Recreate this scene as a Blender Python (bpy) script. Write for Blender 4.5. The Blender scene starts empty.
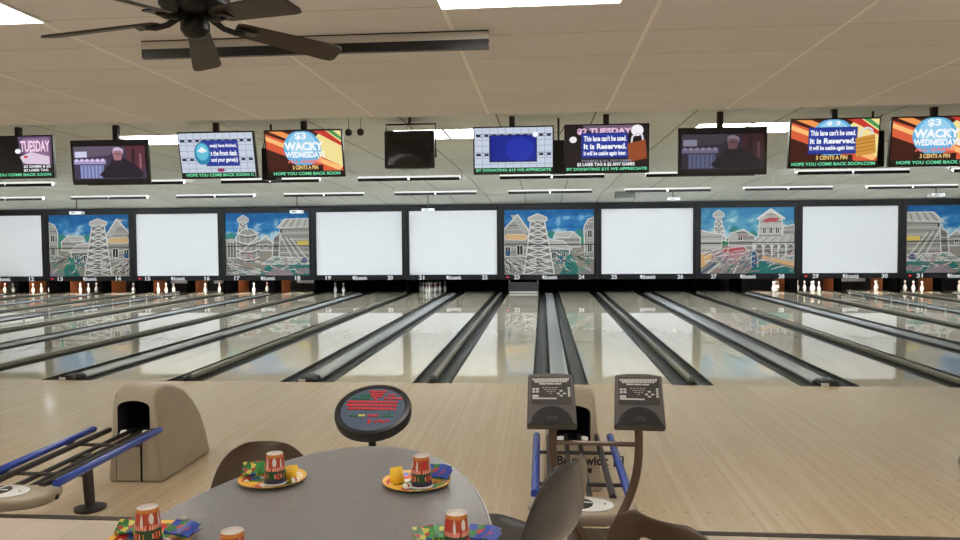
import bpy, bmesh, math, random
from mathutils import Vector, Matrix, Euler
random.seed(7)
PI = math.pi
SC = bpy.context.scene
COL = SC.collection
P = 3.39            # width of one pair of lanes
LZ = 16.4           # masking units stand this far past the foul line
RAISE = 0.34        # concourse floor above the lanes
KS = list(range(-6, 5))

# ------------------------------------------------------------------ materials
def lin(c):
    c = c / 255.0
    return c / 12.92 if c <= 0.04045 else ((c + 0.055) / 1.055) ** 2.4
def rgb(t): return (lin(t[0]), lin(t[1]), lin(t[2]), 1.0)
MATS = {}
def mat(name, col, rough=0.55, metal=0.0, spec=0.5, coat=0.0):
    if name in MATS: return MATS[name]
    m = bpy.data.materials.new(name); m.use_nodes = True
    b = m.node_tree.nodes['Principled BSDF']
    b.inputs['Base Color'].default_value = rgb(col)
    b.inputs['Roughness'].default_value = rough
    b.inputs['Metallic'].default_value = metal
    b.inputs['Specular IOR Level'].default_value = spec
    b.inputs['Coat Weight'].default_value = coat
    MATS[name] = m
    return m
def paint(col):
    return mat('paint_%d_%d_%d' % tuple(col), col, 0.6, spec=0.2)
def glow(name, col, strength=1.0):
    if name in MATS: return MATS[name]
    m = bpy.data.materials.new(name); m.use_nodes = True
    nt = m.node_tree
    b = nt.nodes['Principled BSDF']
    b.inputs['Base Color'].default_value = (0.01, 0.01, 0.01, 1)
    b.inputs['Roughness'].default_value = 0.3
    b.inputs['Emission Color'].default_value = rgb(col)
    b.inputs['Emission Strength'].default_value = strength
    MATS[name] = m
    return m
def px(col): return glow('screen_%d_%d_%d' % tuple(col), col, 1.0)

class NT:
    def __init__(s, name):
        s.m = bpy.data.materials.new(name); s.m.use_nodes = True
        s.t = s.m.node_tree; s.b = s.t.nodes['Principled BSDF']; MATS[name] = s.m
    def n(s, typ, **kw):
        nd = s.t.nodes.new(typ)
        for k, v in kw.items(): setattr(nd, k, v)
        return nd
    def l(s, a, b): s.t.links.new(a, b)
    def math(s, op, a, b=None, c=None):
        nd = s.n('ShaderNodeMath', operation=op)
        for i, v in enumerate((a, b, c)):
            if v is None: continue
            if isinstance(v, (int, float)): nd.inputs[i].default_value = v
            else: s.l(v, nd.inputs[i])
        return nd.outputs[0]
    def mix(s, f, a, b):
        nd = s.n('ShaderNodeMix', data_type='RGBA')
        for sock, v in ((nd.inputs[0], f), (nd.inputs[6], a), (nd.inputs[7], b)):
            if isinstance(v, (int, float)): sock.default_value = v
            elif isinstance(v, tuple): sock.default_value = v
            else: s.l(v, sock)
        return nd.outputs[2]
    def xyz(s):
        g = s.n('ShaderNodeNewGeometry'); x = s.n('ShaderNodeSeparateXYZ'); s.l(g.outputs['Position'], x.inputs[0]); return g.outputs['Position'], x.outputs
    def obj(s):
        g = s.n('ShaderNodeTexCoord'); x = s.n('ShaderNodeSeparateXYZ'); s.l(g.outputs['Object'], x.inputs[0]); return g.outputs['Object'], x.outputs
    def comb(s, x, y, z):
        nd = s.n('ShaderNodeCombineXYZ')
        for i, v in enumerate((x, y, z)):
            if isinstance(v, (int, float)): nd.inputs[i].default_value = v
            else: s.l(v, nd.inputs[i])
        return nd.outputs[0]
    def noise(s, vec, scale, detail=3):
        nd = s.n('ShaderNodeTexNoise'); s.l(vec, nd.inputs['Vector']); nd.inputs['Scale'].default_value = scale; nd.inputs['Detail'].default_value = detail
        return nd.outputs['Fac']
    def white(s, vec):
        nd = s.n('ShaderNodeTexWhiteNoise', noise_dimensions='3D'); s.l(vec, nd.inputs['Vector']); return nd.outputs['Value']
    def ramp(s, fac, stops, interp='LINEAR'):
        nd = s.n('ShaderNodeValToRGB'); nd.color_ramp.interpolation = interp
        e = nd.color_ramp.elements
        while len(e) < len(stops): e.new(0.5)
        for el, (p, c) in zip(e, stops): el.position = p; el.color = c
        s.l(fac, nd.inputs[0]); return nd.outputs[0]

def wood(name, ca, cb, board, rough, seam, spec=0.5, coat=0.0, wear=0.06):
    k = NT(name); pos, (x, y, z) = k.xyz()
    col = k.math('FLOOR', k.math('DIVIDE', x, board))
    row = k.math('FLOOR', k.math('ADD', k.math('DIVIDE', y, 1.9), k.math('MULTIPLY', k.white(k.comb(col, 3.0, 0.0)), 7.0)))
    tone = k.white(k.comb(col, row, 0.0))
    grain = k.noise(k.comb(k.math('MULTIPLY', x, 60.0), k.math('MULTIPLY', y, 2.2), 0.0), 1.0, 4)
    blot = k.noise(pos, 0.9, 3)
    f = k.math('ADD', k.math('MULTIPLY', tone, 0.45), k.math('ADD', k.math('MULTIPLY', grain, 0.35), k.math('MULTIPLY', blot, 0.35)))
    c = k.mix(f, rgb(ca), rgb(cb))
    fr = k.math('FRACT', k.math('DIVIDE', x, board))
    line = k.math('LESS_THAN', fr, 0.05)
    c = k.mix(k.math('MULTIPLY', line, seam), c, (0.12, 0.07, 0.03, 1))
    k.l(c, k.b.inputs['Base Color'])
    rr = k.math('ADD', k.math('MULTIPLY', k.noise(pos, 2.5, 2), wear), rough)
    k.l(rr, k.b.inputs['Roughness'])
    k.b.inputs['Specular IOR Level'].default_value = spec
    k.b.inputs['Coat Weight'].default_value = coat
    k.b.inputs['Coat Roughness'].default_value = 0.03
    return k.m
M_APPROACH = wood('approach_maple', (204, 184, 155), (182, 158, 126), 0.0268, 0.16, 0.18, 0.5, 0.35)
M_APPROACH.node_tree.nodes['Principled BSDF'].inputs['Coat Roughness'].default_value = 0.12
M_LANE = wood('lane_maple', (214, 206, 186), (200, 190, 168), 0.1067, 0.012, 0.0, 0.5, 0.4, 0.02)
M_KICK = wood('kickback_wood', (214, 128, 76), (180, 102, 58), 0.2, 0.5, 0.1)

def tiles(name, ca, cb, tx, ty, ox, oy, line_w, linecol, rough=0.85):
    k = NT(name); pos, (x, y, z) = k.xyz()
    u = k.math('DIVIDE', k.math('SUBTRACT', x, ox), tx); v = k.math('DIVIDE', k.math('SUBTRACT', y, oy), ty)
    tone = k.white(k.comb(k.math('FLOOR', u), k.math('FLOOR', v), 0.0))
    blot = k.noise(pos, 1.3, 4); fine = k.noise(pos, 90.0, 2)
    f = k.math('ADD', k.math('MULTIPLY', tone, 0.5), k.math('ADD', k.math('MULTIPLY', blot, 0.45), k.math('MULTIPLY', fine, 0.2)))
    c = k.mix(f, rgb(ca), rgb(cb))
    lu = k.math('LESS_THAN', k.math('FRACT', u), line_w / tx); lv = k.math('LESS_THAN', k.math('FRACT', v), 0.5 * line_w / ty)
    c = k.mix(lv, c, rgb(linecol[1])); c = k.mix(lu, c, rgb(linecol[0]))
    k.l(c, k.b.inputs['Base Color']); k.b.inputs['Roughness'].default_value = rough
    k.b.inputs['Specular IOR Level'].default_value = 0.15
    return k.m
M_CEIL = tiles('near_ceiling_tile', (234, 234, 236), (222, 222, 222), 1.22, 0.61, -0.8, -5.4, 0.026, ((250, 248, 244), (204, 198, 190)))
M_CEIL2 = tiles('lane_ceiling_tile', (236, 240, 238), (222, 226, 222), 1.22, 1.22, -0.8, -5.4, 0.022, ((150, 148, 138), (150, 148, 138)))
M_FLOOR = tiles('concourse_tile', (196, 184, 166), (168, 156, 140), 0.305, 0.305, 0, 0, 0.004, ((150, 140, 126), (150, 140, 126)), 0.4)
M_WALL = mat('wall_paint', (196, 184, 164), 0.8)

def speckle(name, ca, cb, scale, rough):
    k = NT(name); o, _ = k.obj()
    f = k.math('ADD', k.math('MULTIPLY', k.noise(o, scale, 5), 0.8), k.math('MULTIPLY', k.noise(o, scale * 6, 2), 0.3))
    c = k.ramp(f, [(0.38, rgb(ca)), (0.62, rgb(cb)), (0.8, rgb(ca))])
    k.l(c, k.b.inputs['Base Color']); k.b.inputs['Roughness'].default_value = rough
    return k.m
M_LAMINATE = speckle('table_laminate', (112, 110, 112), (130, 128, 128), 110, 0.28)
def plastic(name, ca, cb, rough):
    k = NT(name); o, _ = k.obj()
    c = k.mix(k.noise(o, 6, 4), rgb(ca), rgb(cb)); k.l(c, k.b.inputs['Base Color'])
    k.b.inputs['Roughness'].default_value = rough
    return k.m
M_BROWN = plastic('brown_shell', (76, 57, 38), (60, 44, 28), 0.34)
M_GREY = plastic('grey_shell', (58, 56, 55), (46, 45, 44), 0.22)
M_GREY.node_tree.nodes['Principled BSDF'].inputs['Coat Weight'].default_value = 0.25
M_HOOD = plastic('hood_plastic', (164, 153, 133), (146, 133, 112), 0.42)
M_GUT = plastic('gutter_plastic', (46, 46, 40), (32, 32, 27), 0.34)
M_BLADE = plastic('fan_blade', (60, 48, 36), (46, 36, 26), 0.5)
def party(name, scale, cols):
    k = NT(name); o, _ = k.obj()
    v = k.n('ShaderNodeTexVoronoi'); k.l(o, v.inputs['Vector']); v.inputs['Scale'].default_value = scale
    sx = k.n('ShaderNodeSeparateXYZ'); k.l(v.outputs['Color'], sx.inputs[0])
    n = len(cols)
    k.l(k.ramp(sx.outputs[0], [(i / n, rgb(c)) for i, c in enumerate(cols)], 'CONSTANT'), k.b.inputs['Base Color'])
    k.b.inputs['Roughness'].default_value = 0.5
    return k.m
M_PARTY = party('party_print', 75, [(30, 96, 40), (44, 130, 48), (190, 178, 74), (160, 44, 44), (40, 72, 156), (44, 116, 48)])
M_PARTY2 = party('party_print_blue', 50, [(34, 60, 150), (38, 72, 164), (44, 116, 56), (164, 50, 60), (34, 60, 150), (34, 60, 150)])
def plate_mat():
    k = NT('plate_print'); o, (x, y, z) = k.obj()
    r = k.math('SQRT', k.math('ADD', k.math('MULTIPLY', x, x), k.math('MULTIPLY', y, y)))
    v = k.n('ShaderNodeTexVoronoi'); k.l(o, v.inputs['Vector']); v.inputs['Scale'].default_value = 38
    sx = k.n('ShaderNodeSeparateXYZ'); k.l(v.outputs['Color'], sx.inputs[0])
    pr = k.ramp(sx.outputs[0], [(0, rgb((200, 50, 45))), (.2, rgb((70, 150, 60))), (.4, rgb((235, 225, 210))), (.6, rgb((60, 90, 180))), (.8, rgb((230, 170, 50)))], 'CONSTANT')
    ring = k.math('GREATER_THAN', r, 0.098)
    c = k.mix(ring, pr, rgb((228, 176, 70))); k.l(c, k.b.inputs['Base Color']); k.b.inputs['Roughness'].default_value = 0.4
    return k.m
M_PLATE = plate_mat()
def sky_mat(name, deep, mid, light, seed):
    k = NT(name); o, (x, y, z) = k.obj()
    f = k.math('ADD', k.math('MULTIPLY', k.noise(k.comb(k.math('MULTIPLY', x, 1.0), seed, k.math('MULTIPLY', z, 1.6)), 1.9, 7), 0.8), k.math('MULTIPLY', z, -0.24))
    c = k.ramp(f, [(0.0, rgb(deep)), (0.16, rgb(deep)), (0.27, rgb(mid)), (0.38, rgb(light)), (0.7, rgb(light))])
    k.l(c, k.b.inputs['Base Color']); k.b.inputs['Roughness'].default_value = 0.6; k.b.inputs['Specular IOR Level'].default_value = 0.2
    return k.m
SKY_A = sky_mat('painted_sky', (24, 96, 156), (50, 126, 180), (170, 200, 212), 0.0)
SKY_B = sky_mat('painted_sky_pale', (60, 130, 176), (96, 158, 186), (178, 204, 208), 3.0)

BLACK = mat('black_plastic', (18, 18, 19), 0.4)
FRAME = mat('mask_frame_black', (11, 12, 15), 0.5, spec=0.3)
DARK = mat('dark_void', (8, 8, 9), 0.8)
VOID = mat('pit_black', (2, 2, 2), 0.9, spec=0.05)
WHITE = mat('white_enamel', (226, 226, 222), 0.4)
MASKW = mat('mask_white', (232, 236, 240), 0.6)
CHROME = mat('brushed_metal', (170, 168, 164), 0.3, 1.0)
CAPM = mat('rail_cap', (120, 116, 102), 0.3)
TRACKM = mat('track_cap', (150, 154, 154), 0.2)
EDGE = mat('channel_edge', (14, 13, 11), 0.5, spec=0.2)
BLUE = mat('blue_rail', (36, 62, 150), 0.25)
RAILB = mat('rack_rubber', (38, 32, 28), 0.45)
BRONZE = mat('bronze_tube', (92, 74, 60), 0.32, 0.4)
KEYM = mat('key_grey', (172, 168, 162), 0.5)
PADM = mat('console_case', (76, 70, 66), 0.5)
PADF = mat('console_face', (44, 40, 38), 0.5)
RED = mat('stripe_red', (190, 30, 36), 0.4)
INK = mat('dark_ink', (26, 22, 22), 0.6)
CLEAR = None
def clear():
    k = NT('clear_acrylic'); k.b.inputs['Transmission Weight'].default_value = 1.0; k.b.inputs['Roughness'].default_value = 0.0
    k.b.inputs['IOR'].default_value = 1.05; k.b.inputs['Base Color'].default_value = (1, 1, 1, 1); return k.m
CLEAR = clear()
LAMP_WARM = glow('troffer_lens', (255, 250, 244), 18.5)
LAMP_COOL = glow('tube_light', (240, 247, 255), 235.0)
LENS_COOL = glow('strip_lens', (244, 246, 240), 1.0)
PITLAMP = glow('pin_light_tube', (255, 246, 232), 150.0)
REDLED = glow('red_indicator', (240, 40, 70), 1.0)
LOGOW = glow('emissive_white', (236, 240, 244), 0.75)  # emissive white for the lane numbers and maker logo

# ------------------------------------------------------------------ mesh builder
class MB:
    def __init__(s): s.v = []; s.f = []; s.mi = []; s.ms = []
    def slot(s, m):
        if m not in s.ms: s.ms.append(m)
        return s.ms.index(m)
    def add(s, verts, faces, m):
        o = len(s.v); i = s.slot(m); s.v += [tuple(p) for p in verts]
        for f in faces: s.f.append([o + a for a in f]); s.mi.append(i)
    def box(s, x0, x1, y0, y1, z0, z1, m):
        v = [(x, y, z) for x in (x0, x1) for y in (y0, y1) for z in (z0, z1)]
        s.add(v, [(0, 1, 3, 2), (4, 6, 7, 5), (0, 4, 5, 1), (2, 3, 7, 6), (0, 2, 6, 4), (1, 5, 7, 3)], m); return s
    def tube(s, pts, r, m, seg=12, cap=True):
        pts = [Vector(p) for p in pts]; n = len(pts); vs = []; fs = []
        rr = r if isinstance(r, (list, tuple)) else [r] * n
        up = None
        for i, p in enumerate(pts):
            t = (pts[min(i + 1, n - 1)] - pts[max(i - 1, 0)]).normalized()
            if up is None:
                up = Vector((0, 0, 1)) if abs(t.z) < 0.9 else Vector((1, 0, 0))
            a = t.cross(up).normalized(); b = a.cross(t).normalized(); up = b
            for k in range(seg):
                w = 2 * PI * k / seg
                vs.append(p + a * math.cos(w) * rr[i] + b * math.sin(w) * rr[i])
        for i in range(n - 1):
            for k in range(seg):
                k2 = (k + 1) % seg
                fs.append((i * seg + k, i * seg + k2, (i + 1) * seg + k2, (i + 1) * seg + k))
        if cap:
            fs.append(tuple(range(seg))[::-1]); fs.append(tuple((n - 1) * seg + k for k in range(seg)))
        s.add(vs, fs, m); return s
    def lathe(s, prof, m, seg=24, c=(0, 0, 0), sx=1.0, sy=1.0, mats=None):
        n = len(prof); vs = []
        for r, z in prof:
            for k in range(seg):
                w = 2 * PI * k / seg
                vs.append((c[0] + r * math.cos(w) * sx, c[1] + r * math.sin(w) * sy, c[2] + z))
        o = len(s.v); s.v += vs
        for i in range(n - 1):
            mm = s.slot(mats[i] if mats else m)
            for k in range(seg):
                k2 = (k + 1) % seg
                s.f.append([o + i * seg + k, o + i * seg + k2, o + (i + 1) * seg + k2, o + (i + 1) * seg + k]); s.mi.append(mm)
        if prof[0][0] > 1e-6: s.f.append([o + k for k in range(seg)][::-1]); s.mi.append(s.slot(mats[0] if mats else m))
        if prof[-1][0] > 1e-6: s.f.append([o + (n - 1) * seg + k for k in range(seg)]); s.mi.append(s.slot(mats[-1] if mats else m))
        return s
    def prism(s, pts, axis, a0, a1, m):
        """outline extruded along axis; pts 2-D in the other two axes (xy, xz or yz order)"""
        def mk(p, a):
            return {'x': (a, p[0], p[1]), 'y': (p[0], a, p[1]), 'z': (p[0], p[1], a)}[axis]
        n = len(pts)
        vs = [mk(p, a0) for p in pts] + [mk(p, a1) for p in pts]
        fs = [tuple(range(n))[::-1], tuple(range(n, 2 * n))] + [(i, (i + 1) % n, n + (i + 1) % n, n + i) for i in range(n)]
        s.add(vs, fs, m); return s
    def mesh(s, name, sharp=35):
        me = bpy.data.meshes.new(name); me.from_pydata(s.v, [], s.f)
        for m in s.ms: me.materials.append(m)
        me.polygons.foreach_set('material_index', s.mi)
        bm = bmesh.new(); bm.from_mesh(me); bmesh.ops.recalc_face_normals(bm, faces=bm.faces) if sharp >= 0 else None; bm.to_mesh(me); bm.free()
        me.polygons.foreach_set('use_smooth', [True] * len(me.polygons))
        me.set_sharp_from_angle(angle=math.radians(abs(sharp)))
        me.update(); return me
    def build(s, name, parent=None, loc=(0, 0, 0), rot=(0, 0, 0), sharp=35, bevel=0):
        o = bpy.data.objects.new(name, s.mesh(name, sharp)); COL.objects.link(o)
        o.location = loc; o.rotation_euler = rot
        if parent: o.parent = parent
        if bevel:
            b = o.modifiers.new('bevel', 'BEVEL'); b.width = bevel; b.segments = 2; b.limit_method = 'ANGLE'; b.angle_limit = math.radians(40)
        return o

def tag(o, label, cat, group=None):
    o['label'] = label; o['category'] = cat
    if group: o['group'] = group
    return o
def thing(name, label, cat, loc=(0, 0, 0), rot=(0, 0, 0), group=None):
    o = bpy.data.objects.new(name, None); COL.objects.link(o); o.location = loc; o.rotation_euler = rot
    o.empty_display_size = 0.1
    return tag(o, label, cat, group)
def struct(o): o['kind'] = 'structure'; return o
def dup(root, loc, label, group=None):
    r = root.copy(); COL.objects.link(r); r.location = loc; r['label'] = label
    if group: r['group'] = group
    for ch in list(root.children):
        c = ch.copy(); COL.objects.link(c); c.parent = r
        for g in list(ch.children):
            d = g.copy(); COL.objects.link(d); d.parent = c
    return r

_textcache = {}
def text_mesh(t, bold=0.0):
    key = (t, bold)
    if key in _textcache: return _textcache[key]
    cu = bpy.data.curves.new('t', 'FONT'); cu.body = t; cu.size = 1.0; cu.offset = bold; cu.resolution_u = 3
    ob = bpy.data.objects.new('t', cu); COL.objects.link(ob)
    dg = bpy.context.evaluated_depsgraph_get(); dg.update()
    me = ob.evaluated_get(dg).to_mesh()
    vs = [tuple(v.co) for v in me.vertices]; fs = [tuple(p.vertices) for p in me.polygons]
    ob.evaluated_get(dg).to_mesh_clear()
    bpy.data.objects.remove(ob); bpy.data.curves.remove(cu)
    xs = [v[0] for v in vs]; ys = [v[1] for v in vs]
    r = (vs, fs, min(xs), max(xs), min(ys), max(ys)); _textcache[key] = r
    return r

ONES = 'zero one two three four five six seven eight nine ten eleven twelve thirteen fourteen fifteen sixteen seventeen eighteen nineteen'.split()
def word(n):
    if n < 20: return ONES[n]
    t_ = 'twenty' if n < 30 else 'thirty'
    return t_ if n % 10 == 0 else t_ + '-' + ONES[n % 10]
class Art:
    """flat picture in the local XZ plane facing -Y: layers of shapes, each a hair in front of the last"""
    def __init__(s, w, h, step=0.0004): s.w = w; s.h = h; s.mb = MB(); s.d = 0.0; s.step = step; s.fl = False
    def p(s, u, v):
        if s.fl: u = 1 - u
        return ((u - .5) * s.w, -s.d, (v - .5) * s.h)
    def up(s): s.d += s.step
    def poly(s, pts, m):
        s.up()
        pts = [(min(1, max(0, a)), min(1, max(0, b))) for a, b in pts]
        s.mb.add([s.p(*q) for q in pts], [tuple(range(len(pts)))], m)
    def rect(s, u0, v0, u1, v1, m): s.poly([(u0, v0), (u1, v0), (u1, v1), (u0, v1)], m)
    def disc(s, u, v, ru, rv, m, n=28): s.poly([(u + ru * math.cos(2 * PI * k / n), v + rv * math.sin(2 * PI * k / n)) for k in range(n)], m)
    k = 1.0
    def line(s, a, b, t, m, lift=True):
        t = t * s.k
        if lift: s.up()
        ax, _, az = s.p(*a); bx, _, bz = s.p(*b)
        dx, dz = bx - ax, bz - az; L = math.hypot(dx, dz) or 1
        nx, nz = -dz / L * t / 2, dx / L * t / 2
        s.mb.add([(ax + nx, -s.d, az + nz), (bx + nx, -s.d, bz + nz), (bx - nx, -s.d, bz - nz), (ax - nx, -s.d, az - nz)], [(0, 1, 2, 3)], m)
    def path(s, pts, t, m, close=False):
        s.up()
        q = pts + ([pts[0]] if close else [])
        for a, b in zip(q, q[1:]): s.line(a, b, t, m, False)
    def text(s, t, u0, v0, u1, v1, m, bold=0.03):
        """fit the text into the box"""
        s.up()
        vs, fs, xa, xb, ya, yb = text_mesh(t, bold)
        out = []
        for x, y, z in vs:
            u = u0 + (x - xa) / (xb - xa) * (u1 - u0); v = v0 + (y - ya) / (yb - ya) * (v1 - v0)
            out.append(((u - .5) * s.w, -s.d, (v - .5) * s.h))
        s.mb.add(out, fs, m)
    def build(s, name, parent, loc=(0, 0, 0), rot=(0, 0, 0)):
        # one normal direction for every flat shape
        me = bpy.data.meshes.new(name); me.from_pydata(s.mb.v, [], s.mb.f)
        for m in s.mb.ms: me.materials.append(m)
        me.polygons.foreach_set('material_index', s.mb.mi); me.update()
        bm = bmesh.new(); bm.from_mesh(me)
        fl = [f for f in bm.faces if f.normal.y > 0]
        bmesh.ops.reverse_faces(bm, faces=fl); bm.to_mesh(me); bm.free()
        o = bpy.data.objects.new(name, me); COL.objects.link(o); o.location = loc; o.rotation_euler = rot; o.parent = parent
        return o

# ------------------------------------------------------------------ camera
yaw, pit, rol = .0845, -.0395, -.008
F = Vector((-math.sin(yaw) * math.cos(pit), math.cos(yaw) * math.cos(pit), math.sin(pit)))
R0 = Vector((math.cos(yaw), math.sin(yaw), 0)); U0 = R0.cross(F)
R = math.cos(rol) * R0 + math.sin(rol) * U0; U = -math.sin(rol) * R0 + math.cos(rol) * U0
cam = bpy.data.cameras.new('camera'); cam.sensor_width = 36; cam.lens = 738.39 / 960 * 36; cam.clip_start = 0.05
co = bpy.data.objects.new('camera', cam); COL.objects.link(co)
co.matrix_world = Matrix(((R.x, U.x, -F.x, -.2271), (R.y, U.y, -F.y, -9.5974), (R.z, U.z, -F.z, 1.8733), (0, 0, 0, 1)))
SC.camera = co

# ------------------------------------------------------------------ room shell
XL, XR, YB, YF = -22.15, 15.37, -15.0, 19.3
struct(MB().box(XL, XR, YB, -5.75, 0.0, RAISE, M_FLOOR).build('floor'))
struct(MB().box(XL, XR, -5.75, -5.7, 0.0, RAISE + 0.004, mat('nosing', (52, 44, 38), 0.5)).build('trim_1'))
ap = MB().box(XL, XR, -5.7, 0.0, -0.2, 0.0, M_APPROACH)
DOT = mat('approach_dot', (70, 44, 26), 0.5)
for k in KS:
    for s in (-1, 1):
        c = k * P + s * .8985
        for y in (-4.5, -3.7):
            for j in range(-3, 4):
                ap.lathe([(0.009, 0.0004), (0.0, 0.0008)], DOT, 8, (c + j * .15, y, 0))
struct(ap.build('approach_floor'))
struct(MB().box(XL, XR, 0.0, YF, -0.3, -0.14, DARK).build('lane_foundation'))
struct(MB().box(XL - .15, XL, YB, YF, -0.3, 3.7, M_WALL).build('wall_left'))
struct(MB().box(XR, XR + .15, YB, YF, -0.3, 3.7, M_WALL).build('wall_right'))
struct(MB().box(XL - .15, XR + .15, YB - .15, YB, -0.3, 3.7, M_WALL).build('wall_back'))
struct(MB().box(XL - .15, XR + .15, YF, YF + .15, -0.3, 3.7, DARK).build('wall_front'))
EDGEY = -1.8
struct(MB().box(XL, XR, YB, EDGEY, 3.2, 3.3, M_CEIL).build('ceiling'))
struct(MB().box(XL, XR, EDGEY, 9.0, 3.43, 3.7, M_CEIL2).build('lane_ceiling'))
struct(MB().prism([(9.0, 3.43), (11.6, 3.36), (11.6, 3.7), (9.0, 3.7)], 'x', XL, XR, M_CEIL2).build('lane_ceiling', sharp=1))
struct(MB().box(XL, XR, 11.6, 14.2, 3.36, 3.7, M_CEIL2).build('lane_ceiling'))
struct(MB().prism([(14.2, 3.36), (16.62, 3.165), (16.62, 3.7), (14.2, 3.7)], 'x', XL, XR, M_CEIL2).build('lane_ceiling', sharp=1))
struct(MB().box(XL, XR, EDGEY - .02, EDGEY, 3.3, 3.7, M_CEIL2).build('trim_2'))
def ceil_z(y): return 3.2 if y < EDGEY else 3.43 if y < 10.1 else 3.36

# ------------------------------------------------------------------ lanes
def gutter_mesh():
    m = MB(); n = 10; w = .222; L0, L1 = 0.0, 17.7
    ring = [(-w / 2, 0.004), (-w / 2 + .02, 0.004)]
    for i in range(n + 1):
        a = PI * i / n
        ring.append((-math.cos(a) * (w / 2 - .021), -.012 - math.sin(a) * .075))
    ring += [(w / 2 - .02, 0.004), (w / 2, 0.004), (w / 2, -.12), (-w / 2, -.12)]
    N = len(ring)
    vs = [(x, L0, z) for x, z in ring] + [(x, L1, z) for x, z in ring]
    for i in range(N):
        mm = EDGE if i in (0, n + 3) else M_GUT
        j = (i + 1) % N
        m.add([vs[i], vs[j], vs[N + j], vs[N + i]], [(0, 1, 2, 3)], mm)
    m.add(vs[:N], [tuple(range(N))], M_GUT); m.add(vs[N:], [tuple(range(N))], M_GUT)
    return m
def lane_first():
    t = thing('bowling_lane', '', 'bowling lane', (0, 0, 0), group='bowling lanes')
    b = MB().box(-.5335, .5335, 0.0, 17.7, -.13, 0.0, M_LANE)
    AR = mat('lane_arrow', (84, 58, 36), 0.3)
    for j in range(-3, 4):
        y = 4.75 - abs(j) * .28; x = j * .1335
        b.add([(x - .02, y - .07, .0006), (x + .02, y - .07, .0006), (x, y + .09, .0006)], [(0, 1, 2)], AR)
    b.build('lane_bed', t, sharp=30)
    for s in (-1, 1):
        gutter_mesh().build('gutter', t, (s * (.5335 + .1125), 0, 0), sharp=40)
    return t
lane0 = lane_first()
lanes = {}
first = True
for k in KS:
    for s in (-1, 1):
        num = 23 + 2 * k + (0 if s < 0 else 1)
        lab = 'glossy maple bowling lane running up to number %s on the black mask' % word(num)
        c = k * P + s * .8985
        if first: lane0.location = (c, 0, 0); lane0['label'] = lab; lanes[num] = lane0; first = False
        else: lanes[num] = dup(lane0, (c, 0, 0), lab)

def track_first():
    t = thing('ball_return_track', '', 'ball track', group='capped ball tracks between the lanes')
    m = MB(); pr = [(-.128, -.13), (-.128, .012), (-.118, .024), (-.06, .034), (0, .037), (.06, .034), (.118, .024), (.128, .012), (.128, -.13)]
    m.prism([(x, z) for x, z in pr], 'y', .28, 16.3, TRACKM); m.build('cap', t, sharp=50)
    e = MB(); e.prism([(-.12, -.1), (-.12, .02), (-.09, .06), (.09, .06), (.12, .02), (.12, -.1)], 'y', .01, .279, BLACK); e.build('end_cap', t, bevel=.02)
    l = MB().box(-.11, -.015, .004, .02, -.01, .04, mat('cap_label', (196, 196, 190), .5)); l.build('plate', t)
    return t
tr0 = track_first()
for i, k in enumerate(KS):
    lab = 'pale flat capped ball track between lanes %s and %s' % (word(23 + 2 * k), word(24 + 2 * k))
    if i == 0: tr0.location = (k * P, 0, 0); tr0['label'] = lab
    else: dup(tr0, (k * P, 0, 0), lab)
def div_first():
    t = thing('lane_divider', '', 'lane divider', group='divider rails between the pairs of lanes')
    m = MB()
    m.prism([(-.036, -.13), (-.037, .03), (-.037, .05), (-.02, .066), (.02, .066), (.037, .05), (.037, .03), (.036, -.13)], 'y', .12, 16.3, CAPM)
    m.build('rail', t, sharp=50)
    e = MB(); e.tube([(0, .0, .03), (0, .03, .035), (0, .1, .04), (0, .16, .045)], [.02, .034, .037, .036], BLACK, 14); e.build('end_knob', t)
    return t
dv0 = div_first()
for i, k in enumerate(range(-7, 5)):
    x = (k + .5) * P
    a = 24 + 2 * k
    lab = 'rounded grey divider rail between lanes %s and %s' % (word(a), word(a + 1)) if -7 < k < 4 else ('rounded grey divider rail along the %s edge of lane %s' % (('left', 'eleven') if k == -7 else ('right', 'thirty-two')))
    if i == 0: dv0.location = (x, 0, 0); dv0['label'] = lab
    else: dup(dv0, (x, 0, 0), lab)
# raised bumper rails with little posts
for x, num, side in ((-13.31, 16, 'left'), (9.92, 29, 'right')):
    t = thing('bumper_rail', 'raised bumper rail on short posts along the %s gutter of lane %s' % (side, word(num)), 'bumper rail', (x, 0, 0))
    MB().tube([(0, .9, .115), (0, 16.0, .115)], .022, mat('bumper_grey', (120, 118, 108), .4), 8).build('rail', t)
    for j in range(16):
        MB().box(-.012, .012, -.02, .02, -.08, .165, mat('bumper_post', (170, 168, 158), .5)).build('post', t, (0, 1.2 + j * .97, 0))

# ------------------------------------------------------------------ pits and pins
LIT = {11, 12, 13, 14, 15, 16, 17, 18, 28, 29, 30, 31, 32}
for k in range(-7, 5):
    for h in (0, 1):
        x = k * P + (0 if h else P / 2) + (P if h else 0)
        # h=0: between pairs, h=1: centre of pair k+1
        if h and k == 4: continue
        w = .034
        if h == 0:
            a = 24 + 2 * k; lab = 'black pit side wall between lanes %s and %s' % (word(a), word(a + 1))
            if k == -7: lab = 'black pit side wall left of lane eleven'
            if k == 4: lab = 'black pit side wall right of lane thirty-two'
        else:
            a = 25 + 2 * k; lab = 'black pit side wall between lanes %s and %s, behind the mask' % (word(a), word(a + 1))
        t = thing('kickback', lab, 'pit wall', (x, 0, 0), group='pit side walls behind the masks')
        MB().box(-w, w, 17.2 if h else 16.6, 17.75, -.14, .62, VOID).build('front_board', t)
        MB().box(-w, w, 17.751, 18.75, -.14, .62, M_KICK if (a in LIT and a + 1 in LIT) or k in (-7, 4) else DARK).build('rear_board', t)  # rear boards of unlit lanes get a dark colour standing in for shade
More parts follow.
